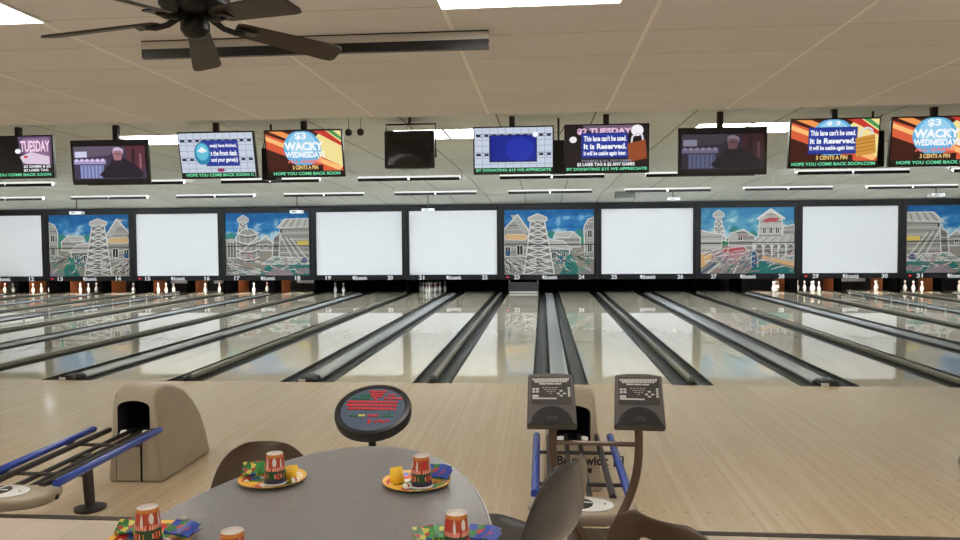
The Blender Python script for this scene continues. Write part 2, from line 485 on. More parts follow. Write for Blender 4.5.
for num in (15, 16, 18, 30):
    c = lanes[num].location.x
    t = thing('pit_cushion', 'pale grey cushion at the back of the pit of lane %s' % word(num), 'cushion', (c, 18.8, 0))
    MB().box(-.62, .62, 0, .12, .26, .46, mat('cushion_grey', (190, 194, 198), .6)).build('pad', t, bevel=.02)
    MB().box(-.62, .62, .121, .2, -.14, .5, DARK).build('backing', t)
for num in sorted(LIT):
    c = lanes[num].location.x
    t = thing('pin_light', 'lit pin lamp behind the mask over the pins of lane %s' % word(num), 'lamp', (c, 16.66, .53), group='pin lamps behind the masks')
    MB().box(-.5, .5, -.099, .06, .04, .09, BLACK).build('mount_housing', t)
    MB().tube([(-.48, 0, 0.02), (.48, 0, 0.02)], .016, PITLAMP, 8).build('tube', t)
# grey sweep bar on lane 23
t = thing('sweep_bar', 'grey sweep bar lowered across the end of lane twenty-three', 'sweep bar', (lanes[23].location.x, 16.52, 0))
MB().box(-.5, .5, 0, .05, .012, .075, mat('sweep_grey', (186, 186, 178), .5)).build('wiper', t)
MB().box(-.53, .53, .0, .04, .075, .4, mat('sweep_board', (40, 41, 44), .5)).build('board', t)
for s in (-1, 1): MB().box(s * .5 - .015, s * .5 + .015, .041, .07, .05, .47, CHROME).build('arm', t)

PINP = [(1.0, 0), (1.41, .75), (1.95, 2.25), (2.25, 3.375), (2.39, 4.5), (2.28, 5.875), (1.85, 7.25), (1.24, 8.625), (1.0, 9.375), (.90, 10), (.93, 10.875), (1.05, 11.75), (1.19, 12.625), (1.27, 13.5), (1.1, 14.4), (.6, 14.9), (0.0, 15)]
PINW = mat('pin_white', (238, 236, 230), .25)
mats_ = [PINW] * 16; mats_[8] = RED; mats_[10] = RED
pin_me = MB().lathe([(r * .0254, z * .0254) for r, z in PINP], PINW, 16, mats=mats_).mesh('bowling_pin', 60)
PINS = {1: (0, 0, 'head pin'), 2: (-.5, 1, 'left pin of the second row'), 3: (.5, 1, 'right pin of the second row'), 4: (-1, 2, 'left pin of the third row'), 5: (0, 2, 'middle pin of the third row'), 6: (1, 2, 'right pin of the third row'),
        7: (-1.5, 3, 'far left pin of the back row'), 8: (-.5, 3, 'inner left pin of the back row'), 9: (.5, 3, 'inner right pin of the back row'), 10: (1.5, 3, 'far right pin of the back row')}
pinsets = {11: (1, 3, 6, 10), 12: (2, 5, 9), 13: (3, 6, 10), 14: (6, 10), 15: (2, 4, 3, 6), 16: (1, 6), 17: (3, 10), 19: (2, 3), 21: tuple(range(1, 11)), 28: (3, 6, 10), 29: (1, 2, 4, 5, 7), 30: (6, 10), 31: (1, 2, 4, 7), 32: (1, 2, 3, 4)}
for num, ids in pinsets.items():
    c = lanes[num].location.x
    for i in ids:
        a, b, nm = PINS[i]
        o = bpy.data.objects.new('bowling_pin', pin_me); COL.objects.link(o)
        o.location = (c + a * .3048, 16.72 + b * .264, 0.0)
        tag(o, 'white bowling pin, %s standing on lane %s' % (nm, word(num)), 'bowling pin', 'pins standing on lane %d' % num)

# ------------------------------------------------------------------ masking units
G1, G2, G3 = paint((150, 148, 142)), paint((118, 116, 112)), paint((176, 174, 168))
OUT = paint((206, 206, 202)); DK = paint((40, 40, 42)); TEAL = paint((34, 108, 104)); TEAL2 = paint((52, 128, 120)); MAUVE = paint((136, 124, 132))
TAN = paint((206, 166, 116)); SAND = paint((140, 134, 124)); PINK = paint((172, 124, 126)); BRED = paint((176, 74, 82)); NAVY = paint((44, 84, 122)); YEL = paint((206, 182, 90)); GREENP = paint((60, 140, 100))
def house(a, pts, m, planks=5, horiz=True, win=()):
    a.poly(pts, m)
    us = [p[0] for p in pts]; vs = [p[1] for p in pts]; u0, u1, v0, v1 = min(us), max(us), min(vs), max(vs)
    a.up()
    for i in range(1, planks):
        if horiz:
            v = v0 + (v1 - v0) * i / planks
            xs = []
            for p, q in zip(pts, pts[1:] + pts[:1]):
                if (p[1] - v) * (q[1] - v) < 0: xs.append(p[0] + (q[0] - p[0]) * (v - p[1]) / (q[1] - p[1]))
            if len(xs) >= 2: a.line((min(xs), v), (max(xs), v), .012, DK if i % 2 else OUT, False)
        else:
            u = u0 + (u1 - u0) * i / planks
            ys = []
            for p, q in zip(pts, pts[1:] + pts[:1]):
                if (p[0] - u) * (q[0] - u) < 0: ys.append(p[1] + (q[1] - p[1]) * (u - p[0]) / (q[0] - p[0]))
            if len(ys) >= 2: a.line((u, min(ys)), (u, max(ys)), .012, DK if i % 2 else OUT, False)
    a.path(pts, .028, OUT, True)
    for (wu, wv, ww, wh) in win:
        a.rect(wu, wv, wu + ww, wv + wh, DK); a.path([(wu, wv), (wu + ww, wv), (wu + ww, wv + wh), (wu, wv + wh)], .02, OUT, True); a.line((wu + ww / 2, wv), (wu + ww / 2, wv + wh), .014, OUT)
def tower(a, u0, u1, b0, b1, vt, vb, n, t=.035):
    def at(f): return (u0 + (b0 - u0) * f, u1 + (b1 - u1) * f, vt + (vb - vt) * f)
    a.poly([(u0, vt), (u1, vt), (b1, vb), (b0, vb)], G2)
    for i in range(n):
        l0, r0, v0 = at(i / n); l1, r1, v1 = at((i + 1) / n)
        a.line((l0, v0), (r1, v1), t * .8, OUT); a.line((r0, v0), (l1, v1), t * .8, OUT); a.line((l1, v1), (r1, v1), t * .8, OUT)
    l0, r0, v0 = at(0); l1, r1, v1 = at(1)
    a.line((l0, v0), (l1, v1), t, OUT); a.line((r0, v0), (r1, v1), t, OUT)
    m = (u0 + u1) / 2
    a.poly([(u0 - .03, vt), (u1 + .03, vt), (u1 + .03, vt + .05), (m, vt + .11), (u0 - .03, vt + .05)], G3); a.path([(u0 - .03, vt), (u1 + .03, vt), (u1 + .03, vt + .05), (m, vt + .11), (u0 - .03, vt + .05)], .025, OUT, True)
def bush(a, u, v, r, m, seed):
    rn = random.Random(seed); n = 16
    a.poly([(u + r * (0.75 + .4 * rn.random()) * math.cos(2 * PI * k / n), v + r * (0.75 + .4 * rn.random()) * 1.2 * math.sin(2 * PI * k / n)) for k in range(n)], m)
def scribble(a, u0, v0, u1, v1, n, mats, seed, ln=.1, ang=(0, .6), t=.018):
    rn = random.Random(seed)
    for i in range(n):
        u = rn.uniform(u0, u1); v = rn.uniform(v0, v1); an = rn.uniform(*ang); l = rn.uniform(.4, 1) * ln
        q = (min(u1, max(u0, u + l * math.cos(an))), min(v1, max(v0, v + l * math.sin(an))))
        if i % 8 == 0: a.up()
        a.line((u, v), q, t, mats[i % len(mats)], False)
def mural_mine(w, h, flip):
    a = Art(w, h, .0006); a.k = 1.3; a.fl = flip
    a.rect(0, 0, 1, 1, SKY_A)
    a.poly([(0, 0), (1, 0), (1, .42), (.7, .47), (.4, .5), (0, .48)], SAND)
    bush(a, .14, .62, .07, TEAL2, 1); bush(a, .47, .62, .05, TEAL2, 2); bush(a, .11, .5, .05, GREENP, 3)
    house(a, [(.15, .42), (.44, .42), (.44, .55), (.24, .64), (.15, .54)], G1, 6)
    a.poly([(.14, .55), (.23, .66), (.42, .65), (.45, .58), (.28, .56)], G3); a.path([(.14, .55), (.23, .66), (.42, .65), (.45, .58), (.28, .56), (.23, .66)], .025, OUT)
    house(a, [(.27, .18), (.5, .18), (.5, .42), (.27, .4)], G2, 7, True, [(.31, .26, .05, .08), (.42, .24, .05, .1)])
    a.poly([(.24, .38), (.34, .52), (.55, .54), (.56, .42)], G3); a.path([(.24, .38), (.34, .52), (.55, .54), (.56, .42)], .025, OUT, True)
    house(a, [(0, .24), (.1, .26), (.11, .72), (.07, .84), (0, .88)], G1, 9, True, [(.02, .34, .05, .12), (.02, .56, .05, .12)])
    a.poly([(0, .05), (.15, .1), (.3, .0), (0, 0)], MAUVE)
    a.poly([(.17, .1), (.25, .32), (.31, .26), (.33, .12), (.38, .0), (.19, 0)], TEAL); bush(a, .26, .22, .05, TEAL2, 5); bush(a, .17, .33, .03, PINK, 6); bush(a, .37, .25, .04, NAVY, 7)
    scribble(a, .02, .02, .45, .36, 90, [OUT, G2, DK, TEAL2, GREENP], 21, .09, (-.5, 1.2))
    house(a, [(.73, 0), (1, 0), (1, .7), (.86, .9), (.73, .66)], G1, 13, True, [(.79, .3, .07, .15), (.93, .28, .06, .15)])
    a.poly([(.7, .63), (.85, .93), (.93, .92), (.78, .64)], G2); a.path([(.7, .63), (.85, .93), (1, .7)], .04, OUT)
    for i in range(6): a.line((.715 + i * .013, .64), (.855 + i * .014, .92), .012, OUT)
    a.poly([(.73, .56), (.78, .53), (.98, .54), (1, .58), (.97, .63), (.76, .62)], TAN); a.path([(.73, .56), (.78, .53), (.98, .54), (1, .58), (.97, .63), (.76, .62)], .018, OUT, True)
    a.poly([(.72, .02), (.94, .28), (1, .25), (1, 0)], SAND)
    for i in range(6): a.line((.74 + i * .05, .02), (.86 + i * .035, .2), .02, DK if i % 2 else OUT)
    bush(a, .96, .33, .035, NAVY, 9)
    tower(a, .55, .7, .44, .78, .83, 0.0, 8)
    scribble(a, .46, .0, .98, .25, 50, [OUT, G3, DK], 22, .12, (.2, 1.4))
    a.line((0, .46), (1, .46), .022, DK)
    return a
def mural_mill(w, h, flip):
    a = Art(w, h, .0006); a.k = 1.3; a.fl = flip
    a.rect(0, 0, 1, 1, SKY_A)
    a.poly([(0, 0), (1, 0), (1, .4), (.6, .46), (.3, .5), (0, .56)], SAND)
    bush(a, .06, .62, .06, TEAL2, 11); bush(a, .52, .5, .06, TEAL2, 12)
    tower(a, .18, .25, .12, .3, .86, .5, 4, .028)
    house(a, [(.4, .4), (.56, .4), (.57, .52), (.48, .62), (.4, .54)], G1, 5, True, [(.46, .44, .04, .06)])
    a.path([(.39, .53), (.48, .64), (.58, .52)], .03, OUT)
    house(a, [(.02, .28), (.13, .28), (.13, .56), (.02, .56)], G2, 6, False)
    a.disc(.075, .56, .06, .035, G3)
    # round wooden tank with braces
    a.poly([(.14, .2), (.4, .2), (.4, .62), (.34, .72), (.2, .72), (.14, .62)], G1)
    for i in range(1, 8): a.line((.14 + i * .033, .2), (.14 + i * .033, .68), .014, OUT if i % 2 else MAUVE)
    for v in (.27, .4, .53, .66):
        a.path([(.13, v + .03), (.2, v - .01), (.27, v - .02), (.34, v - .01), (.41, v + .03)], .03, OUT)
        a.path([(.13, v), (.2, v - .04), (.27, v - .05), (.34, v - .04), (.41, v)], .02, DK)
    a.path([(.14, .62), (.2, .73), (.27, .75), (.34, .73), (.4, .62)], .03, OUT)
    a.line((.15, .35), (.4, .62), .035, OUT); a.line((.15, .5), (.38, .22), .03, PINK)
    a.poly([(0, .14), (.06, .24), (.2, .14), (.42, .1), (.44, .0), (0, 0)], G2)
    for i in range(4): a.path([(.02 + i * .02, .2 - i * .05), (.15, .12 - i * .03), (.3, .08 - i * .02), (.42, .09 - i * .02)], .024, OUT)
    # barn with ribbed roof
    house(a, [(.62, .26), (1, .26), (1, .78), (.66, .76)], G1, 10)
    a.poly([(.62, .76), (.72, .9), (1, .9), (1, .78)], G3); a.path([(.62, .76), (.72, .9), (1, .9), (1, .78)], .026, OUT, True)
    for i in range(9): a.line((.645 + i * .042, .77), (.73 + i * .034, .895), .014, DK if i % 2 else OUT)
    house(a, [(.56, .3), (.64, .28), (.66, .7), (.58, .6)], G2, 7)
    for i in range(5): a.line((.66 + i * .03, .64 - i * .01), (.8 + i * .04, .28), .026, OUT if i % 2 == 0 else G2)
    a.rect(.86, .48, 1, .55, YEL); a.rect(.66, .68, .68, .74, DK)
    a.poly([(.43, .18), (.56, .3), (.96, .28), (1, .18)], G3); a.path([(.43, .18), (.56, .3), (.96, .28), (1, .18)], .024, OUT, True)
    for i in range(8): a.line((.48 + i * .06, .19), (.58 + i * .05, .28), .014, DK if i % 2 else OUT)
    a.poly([(.4, .0), (.5, .16), (1, .17), (1, 0)], TEAL)
    a.poly([(.48, .0), (.58, .13), (.75, .12), (.82, .0)], MAUVE); a.poly([(.82, .04), (.9, .12), (1, .1), (1, .03)], MAUVE); bush(a, .94, .24, .035, NAVY, 15)
    scribble(a, .02, .02, .98, .3, 110, [OUT, G2, TEAL2, PINK], 31, .1, (-1.0, .5))
    a.line((0, .47), (1, .47), .022, DK)
    return a
def mural_street(w, h):
    a = Art(w, h, .0006); a.k = 1.3
    a.rect(0, 0, 1, 1, SKY_B)
    a.poly([(0, 0), (1, 0), (1, .44), (.6, .5), (0, .5)], SAND)
    bush(a, .36, .66, .05, TEAL2, 41); bush(a, .56, .6, .05, TEAL2, 42); bush(a, .26, .48, .05, GREENP, 43)
    tower(a, .165, .22, .13, .265, .86, .5, 5, .026)
    house(a, [(0, .3), (.22, .38), (.24, .6), (.12, .62), (0, .66)], G3, 7)
    a.path([(0, .66), (.13, .62), (.25, .6), (.28, .48)], .04, OUT)
    house(a, [(.3, .42), (.58, .42), (.58, .56), (.46, .66), (.38, .64), (.3, .55)], G1, 6, True, [(.4, .5, .05, .06)])
    a.disc(.35, .55, .06, .07, G3); a.path([(.29, .55), (.33, .62), (.38, .63), (.46, .67), (.58, .56)], .028, OUT)
    a.line((.4, .57), (.5, .57), .05, PINK)
    # tall saloon with porch
    house(a, [(.62, .52), (.87, .52), (.87, .84), (.75, .94), (.63, .84)], G3, 8, True, [(.66, .6, .04, .1), (.73, .6, .04, .1), (.8, .6, .04, .1)])
    a.path([(.6, .82), (.75, .97), (.9, .82)], .05, OUT); a.poly([(.66, .8), (.7, .77), (.82, .79), (.84, .84), (.72, .84)], BRED)
    house(a, [(.87, .5), (1, .5), (1, .74), (.88, .7)], G1, 6)
    a.poly([(.54, .46), (.64, .57), (.88, .56), (1, .6), (1, .48)], G3)
    for i in range(9): a.line((.56 + i * .048, .47), (.65 + i * .04, .56), .014, OUT if i % 2 else PINK)
    house(a, [(.56, .2), (1, .2), (1, .46), (.56, .46)], G2, 6)
    for u in (.58, .67, .76, .83, .91):
        a.line((u, .18), (u, .46), .045, OUT)
        a.path([(u, .38), (u + .03, .44), (u + .06, .45), (u + .09, .38)], .022, OUT)
    a.poly([(.82, .18), (.9, .28), (1, .26), (1, .14)], G3); a.path([(.82, .18), (.9, .28), (1, .26)], .024, OUT)
    # street, red wagon, standing figure in blue
    a.poly([(.5, 0), (.62, .2), (.86, .12), (1, .05), (1, 0)], TEAL); a.poly([(.62, .24), (1, .1), (1, .16), (.68, .27)], TAN)
    a.poly([(0, .3), (.13, .33), (.1, .18), (0, .08)], TAN)
    for i in range(7): a.line((.0 + i * .07, .0), (.16 + i * .05, .16), .04, [NAVY, OUT, PINK, G1, TEAL2, OUT, MAUVE][i])
    a.poly([(.12, .28), (.26, .38), (.46, .41), (.52, .34), (.5, .22), (.3, .17), (.13, .2)], PINK)
    a.poly([(.13, .3), (.28, .4), (.46, .42), (.48, .36), (.3, .33)], BRED)
    for c in ((.2, .22), (.32, .18), (.46, .24)): a.disc(c[0], c[1], .04, .055, G3); a.disc(c[0], c[1], .028, .038, MAUVE)
    a.path([(.12, .28), (.26, .38), (.46, .41), (.52, .34), (.5, .22)], .022, OUT); a.line((.14, .26), (.5, .31), .02, OUT); a.line((.24, .2), (.3, .38), .018, OUT)
    a.poly([(.545, .1), (.6, .1), (.6, .28), (.585, .36), (.56, .36), (.54, .26)], NAVY); a.disc(.572, .4, .022, .035, OUT); a.path([(.54, .1), (.54, .3), (.57, .36), (.61, .28), (.61, .1)], .02, OUT)
    scribble(a, .02, .02, .98, .36, 100, [OUT, NAVY, PINK, G3], 51, .12, (.2, .9))
    a.line((0, .465), (1, .465), .022, DK)
    return a
MW, MZ0, MZ1 = 1.565, .68, 2.945
kinds = {-5: ('mine', False), -3: ('mill', False), 0: ('mine', True), 2: ('street', False), 4: ('mill', True)}
desc = {-5: 'mural of sheds and wooden tower', -3: 'mural of round tank and barn', 0: 'mural of tower beside orange sign', 2: 'mural of street and red wagon', 4: 'mural of barn with ribbed roof'}
for k in KS:
    n0 = 23 + 2 * k; c = k * P
    d = desc.get(k, 'plain white panel')
    t = thing('masking_unit', 'black masking unit numbered %s and %s with %s' % (word(n0), word(n0 + 1), d), 'masking unit', (c, LZ, 0), group='masking units over the pins')
    f = MB(); h = P / 2 - .004
    f.box(-h, -MW, 0, .14, .5, 3.155, FRAME); f.box(MW, h, 0, .14, .5, 3.155, FRAME); f.box(-MW, MW, 0, .14, MZ1, 3.155, FRAME); f.box(-MW, MW, 0, .14, .5, MZ0, FRAME)
    f.box(-h, h, .14, .16, .5, 3.155, DARK)
    f.build('frame', t)
    tz = .585
    if k in kinds:
        kd, fl = kinds[k]
        w, hh = 2 * MW, MZ1 - MZ0
        a = {'mine': lambda: mural_mine(w, hh, fl), 'mill': lambda: mural_mill(w, hh, fl), 'street': lambda: mural_street(w, hh)}[kd]()
        a.build('mural_panel', t, (0, .07, (MZ0 + MZ1) / 2))
    else:
        MB().box(-MW, MW, .06, .139, MZ0, MZ1, MASKW).build('white_panel', t)
    for s, n in ((-1, n0), (1, n0 + 1)):
        a = Art(.2, .15); a.text(str(n), 0, 0, 1, 1, LOGOW, .035); a.build('lane_number', t, (s * 1.13, -.004, tz))
    a = Art(.55, .15); a.disc(.09, .5, .085, .42, LOGOW); a.text('Brunswick', .2, .12, .97, .88, LOGOW, .03); a.line((.1, .06), (.98, .1), .014, LOGOW); a.build('maker_logo', t, (.03, -.004, tz))
    if k in (-5, -4, 0, 3, 4):
        a = Art(.12, .07)
        if k == -5:
            a.poly([(0, .5), (.45, .0), (.45, 1)], REDLED); a.poly([(1, .5), (.6, .0), (.6, 1)], REDLED)
        else: a.poly([(0, .5), (.5, .0), (1, .5), (.5, 1)], REDLED)
        a.build('red_indicator', t, (-1.45, -.004, tz))

# ------------------------------------------------------------------ ceiling lights
def troffer(x, y, z, w, d, name, label, m, group, two=False):
    t = thing(name, label, 'ceiling light', (x, y, z), group=group)
    f = MB(); r = .025
    f.box(-w / 2, w / 2, -d / 2, -d / 2 + r, -.012, 0, WHITE); f.box(-w / 2, w / 2, d / 2 - r, d / 2, -.012, 0, WHITE)
    f.box(-w / 2, -w / 2 + r, -d / 2 + r, d / 2 - r, -.012, 0, WHITE); f.box(w / 2 - r, w / 2, -d / 2 + r, d / 2 - r, -.012, 0, WHITE)
    if two: f.box(-r, r, -d / 2 + r, d / 2 - r, -.012, 0, WHITE)
    f.build('frame', t)
    for s in ((-1, 1) if two else (0,)):
        xa, xb = (-w / 2 + r, w / 2 - r) if not two else ((-w / 2 + r, -r) if s < 0 else (r, w / 2 - r))
        MB().box(xa, xb, -d / 2 + r, d / 2 - r, -.008, 0, m).build('lens', t)
    return t
names = {-4: 'far left', -1: 'left of centre', 2: 'right of centre', 5: 'far right'}
for iy, (y, rown) in enumerate(((-5.72, 'nearest the fan'), (-9.4, 'over the tables'), (-13.06, 'along the back wall'))):  # rows behind the camera are unseen, put in as light sources
    for i in range(-15, 13, 3):
        x = -.8 + 1.22 * i + .61
        if not XL + 1 < x < XR - 1: continue
        lab = 'lit white ceiling panel in the row level with the fan' if iy == 0 else 'lit white ceiling panel in the unseen rows behind the oval table'
        if iy == 0 and i == 0: lab = 'bright ceiling panel at the top centre, right of the black fan'
        if iy == 0 and i == -3: lab = 'bright ceiling panel at the top left corner, left of the black fan'
        troffer(x + (.08 if i == -3 else -.1 if i == 0 else 0), y + .03, 3.2, 1.05 if i == 0 else 1.24, .66, 'ceiling_panel_light', lab, LAMP_WARM, None if 'bright' in lab else 'lit panels level with the fan' if iy == 0 else 'unseen lit panels behind the oval table')
for x, lab in ((-5.68, 'lit ceiling light behind the left movie screen'), (-1.6, 'lit ceiling light behind the blank black monitor'), (2.6, 'lit ceiling light behind the right movie screen')):
    troffer(x, 1.1, ceil_z(1.1), 1.45, .95, 'ceiling_panel_light', lab, glow('troffer_lens_far', (250, 250, 240), 22.0), 'lit panels behind the screens', True)
def strip(x, y, label, lit=True, z=None, first=[None]):
    z = ceil_z(y) if z is None else z
    t = thing('strip_light', label, 'ceiling light', (x, y, z), group='strip lights over the lanes' if lit else None)
    h = 1.22
    b = MB()
    b.box(-h, h, -.03, .06, -.035, 0, WHITE); b.box(-h, h, .02, .06, -.06, -.0351, WHITE)
    b.build('mount_housing', t)
    MB().box(-h, h, -.09, -.031, -.045 if lit else -.055, 0, LENS_COOL if lit else mat('strip_white', (196, 190, 182), .5)).build('side_panel', t)
    s = MB().box(-h, -.006, -.088, -.06, -.115, -.0451 if lit else -.0551, BLACK); s.box(.006, h, -.088, -.06, -.115, -.0451 if lit else -.0551, BLACK)
    if not lit: s.box(-h, h, -.0915, -.0901, -.008, 0, BLACK)  # thin black line standing in for a shadow gap under the ceiling
    s.build('shade', t)
    MB().tube([(-h + .03, .0, -.06), (h - .03, .0, -.06)], .019, LAMP_COOL if lit else WHITE, 8).build('tube', t)
    return t
proto = None
for y, rn in ((7.9, 'nearer'), (12.3, 'farther')):
    for k in KS:
        lab = 'white strip light over lanes %s and %s in the %s row' % (word(23 + 2 * k), word(24 + 2 * k), rn)
        if proto is None: proto = strip(k * P, y, lab)
        else: dup(proto, (k * P, y, ceil_z(y)), lab)
t = strip(-1.70, -4.79, 'long unlit strip fixture with black shade on the near ceiling behind the fan', False, 3.2)
t.scale = (.935, 1.3, 1.0)

# ------------------------------------------------------------------ screens over the lanes
def ticker(a, txt, u0, u1):
    a.rect(0, 0, 1, .115, px((4, 8, 10))); a.text(txt, u0, .025, u1, .095, px((110, 226, 170)), .03)
W_, BK = px((246, 248, 252)), px((6, 6, 8))
def bluebox(a, u0, v0, u1, v1):
    a.rect(u0, v0, u1, v1, px((24, 44, 128)))
    a.rect(u0 + .01, v0 + .02, u1 - .01, v1 - .02, px((30, 54, 150)))
def sun_rays(a):
    a.rect(0, 0, 1, 1, px((60, 20, 14)))
    a.poly([(0, .95), (0, .62), (.85, .05), (1, .05), (1, .3)], px((216, 92, 60)))
    a.poly([(0, .9), (0, .8), (.95, .12), (1, .2)], px((250, 190, 120)))
    a.poly([(.05, 1), (.22, 1), (1, .42), (1, .3)], px((240, 150, 80)))
    a.poly([(.75, 1), (1, 1), (1, .2), (.5, .62)], px((240, 222, 150)))
    a.poly([(.64, 1), (.8, 1), (1, .74), (1, .66)], px((196, 50, 44)))
    a.poly([(.82, 1), (.9, 1), (1, .86), (1, .78)], px((70, 150, 84)))
    a.disc(.48, .62, .25, .4, px((96, 176, 222))); a.disc(.48, .7, .19, .28, px((150, 206, 236)))
def wacky(a):
    sun_rays(a)
    a.text('$3', .39, .8, .54, .97, W_, .03)
    a.text('WACKY', .24, .57, .76, .76, W_, .05); a.text('WEDNESDAYS', .25, .41, .77, .55, W_, .04)
    a.text('ALL GAMES', .27, .29, .72, .37, px((240, 120, 110)), .03)
    a.rect(.26, .12, .74, .25, px((44, 16, 10))); a.text('3 CENTS A PIN', .33, .15, .67, .24, px((246, 206, 130)), .03)
def grid(a):
    a.rect(0, 0, 1, 1, px((196, 206, 222)))
    for i in range(1, 10): a.line((i / 10, .12), (i / 10, 1), .005, px((130, 140, 160)))
    for v in (.2, .33, .47, .6, .73, .86): a.line((0, v), (1, v), .005, px((130, 140, 160)))
    for v in (.8, .38): a.rect(.02, v, .98, v + .06, px((30, 36, 60)))
    for i in range(9): a.rect(.08 + i * .1, .81, .13 + i * .1, .85, px((200, 206, 220))); a.rect(.08 + i * .1, .39, .13 + i * .1, .43, px((200, 206, 220)))
def padlock(a, u, v, m):
    a.path([(u - .07, v + .1), (u - .06, v + .26), (u, v + .34), (u + .06, v + .3), (u + .075, v + .1)], .022, px((214, 216, 226)))
    a.poly([(u - .12, v + .12), (u + .1, v + .2), (u + .12, v - .2), (u - .1, v - .28)], m)
    for i in range(4): a.line((u - .11, v + .06 - i * .08), (u + .1, v + .13 - i * .08), .007, px((150, 84, 40)))
def lane_msg(a, u0, u1):
    a.text("This lane can't be used.", u0, .66, u1, .78, W_, .035); a.text('It is Reserved.', u0, .49, u1, .61, W_, .04); a.text('It will be usable again later.', u0, .33, u1, .45, W_, .035)
def movie(a, dark):
    a.rect(0, 0, 1, 1, BK)
    f = (lambda c: tuple(int(q * (.62 if dark else 1)) for q in c))
    a.rect(.02, .1, .98, .88, px(f((62, 52, 78))))
    a.poly([(.02, .88), (.6, .88), (.5, .66), (.02, .6)], px(f((96, 84, 104)))); a.rect(.04, .62, .2, .76, px(f((206, 206, 236))))
    a.rect(.02, .46, .45, .56, px(f((164, 150, 196)))); a.rect(.1, .12, .42, .44, px(f((112, 120, 170))))
    for i in range(6): a.disc(.06 + i * .07, .55, .025, .035, px(f((214, 204, 240)))); a.line((.12 + i * .05, .12), (.12 + i * .05, .42), .01, px(f((170, 180, 220))))
    a.poly([(.72, .88), (.98, .88), (.98, .3), (.74, .3)], px(f((84, 42, 52)))); a.rect(.8, .4, .84, .8, px(f((44, 26, 40)))); a.rect(.9, .35, .93, .7, px(f((140, 96, 110))))
    a.poly([(.36, .2), (.48, .42), (.54, .56), (.7, .58), (.82, .46), (.96, .22), (.9, .12), (.42, .12)], px(f((26, 20, 40))))
    a.poly([(.36, .2), (.42, .3), (.48, .2), (.42, .12)], px(f((20, 16, 34))))
    a.poly([(.57, .54), (.66, .54), (.68, .7), (.65, .8), (.58, .8), (.55, .7)], px(f((160, 110, 120)))); a.poly([(.55, .7), (.56, .82), (.62, .86), (.69, .8), (.69, .68), (.66, .77), (.58, .77)], px(f((200, 180, 206))))
    a.rect(.58, .68, .66, .7, px(f((60, 36, 54))))
def tv1(a):
    a.rect(0, 0, 1, 1, BK); a.poly([(.66, .12), (.6, 1), (1, 1), (1, .12)], px((92, 70, 104))); a.poly([(.69, .3), (.66, .95), (.97, .97), (.98, .35)], px((140, 104, 140)))
    a.text('TUESDAY', .63, .62, .98, .9, px((246, 214, 236)), .03); a.disc(.6, .64, .035, .06, W_); a.poly([(.62, .5), (.75, .62), (.97, .5), (.97, .3), (.66, .34)], px((220, 200, 220))); a.disc(.69, .5, .025, .03, px((210, 40, 60)))
    a.rect(.62, .12, 1, .3, BK); a.text('$2 GAMES & $2', .66, .22, .98, .29, W_, .03); a.text('$2 LASER TAG', .66, .13, .95, .2, W_, .03)
    ticker(a, 'AND HOPE YOU COME BACK SOON', .02, .98)
def tv3(a):
    grid(a); bluebox(a, .3, .26, .8, .84)
    a.text('me(s) have finished,', .42, .66, .78, .76, W_, .035); a.text('t the front desk', .42, .49, .78, .61, W_, .035); a.text('and your game(s)', .42, .33, .78, .45, W_, .035)
    a.disc(.31, .54, .11, .26, px((36, 130, 170))); a.disc(.31, .58, .085, .19, px((96, 190, 216))); a.poly([(.24, .6), (.31, .7), (.38, .6), (.31, .56)], px((230, 236, 240))); a.poly([(.27, .3), (.35, .3), (.33, .14), (.29, .14)], px((190, 206, 220)))
    a.disc(.54, .17, .05, .04, px((150, 30, 80)))
    ticker(a, 'HOPE YOU COME BACK SOON! C', .06, .98)
def tv6(a):
    grid(a); a.rect(.19, .24, .8, .84, px((10, 20, 84))); a.rect(.21, .27, .79, .82, px((14, 34, 140))); a.disc(.58, .52, .18, .26, px((20, 46, 168)))
    a.disc(.78, .84, .035, .06, W_); ticker(a, 'BY DONATING $15 WE APPRECIATE', .02, .98)
def tv7(a):
    a.rect(0, 0, 1, 1, px((24, 16, 22))); a.poly([(.2, 1), (.9, 1), (.8, .86), (.3, .86)], px((110, 90, 110)))
    a.text('$2 TUESDAY', .14, .8, .8, .94, px((236, 196, 226)), .04)
    bluebox(a, .19, .3, .76, .84); lane_msg(a, .22, .74)
    a.disc(.87, .88, .075, .12, px((240, 236, 240))); a.disc(.09, .7, .045, .07, px((236, 230, 238)))
    padlock(a, .87, .48, px((146, 70, 40)))
    a.text('DOUBLES & ALL DAY GAMES', .2, .215, .8, .265, px((150, 150, 170)), .02); a.text('$2 LASER TAG & $2 ANY GAMES', .14, .12, .84, .2, W_, .03)
    ticker(a, 'BY DONATING $15 WE APPRECIATE', .01, .99)
def tv9(a):
    sun_rays(a); a.text('$ 3', .4, .87, .56, .97, W_, .03); bluebox(a, .2, .27, .76, .84); lane_msg(a, .22, .74)
    padlock(a, .86, .48, px((206, 146, 60))); a.rect(.26, .12, .72, .25, px((44, 16, 10))); a.text('3 CENTS A PIN', .3, .15, .66, .24, px((246, 206, 130)), .03); ticker(a, 'HOPE YOU COME BACK SOON.COM', .02, .98)
def tv4(a): wacky(a); ticker(a, 'HOPE YOU COME BACK SOON', .07, .96)
def tvm1(a): movie(a, False)
def tvm2(a): movie(a, True)
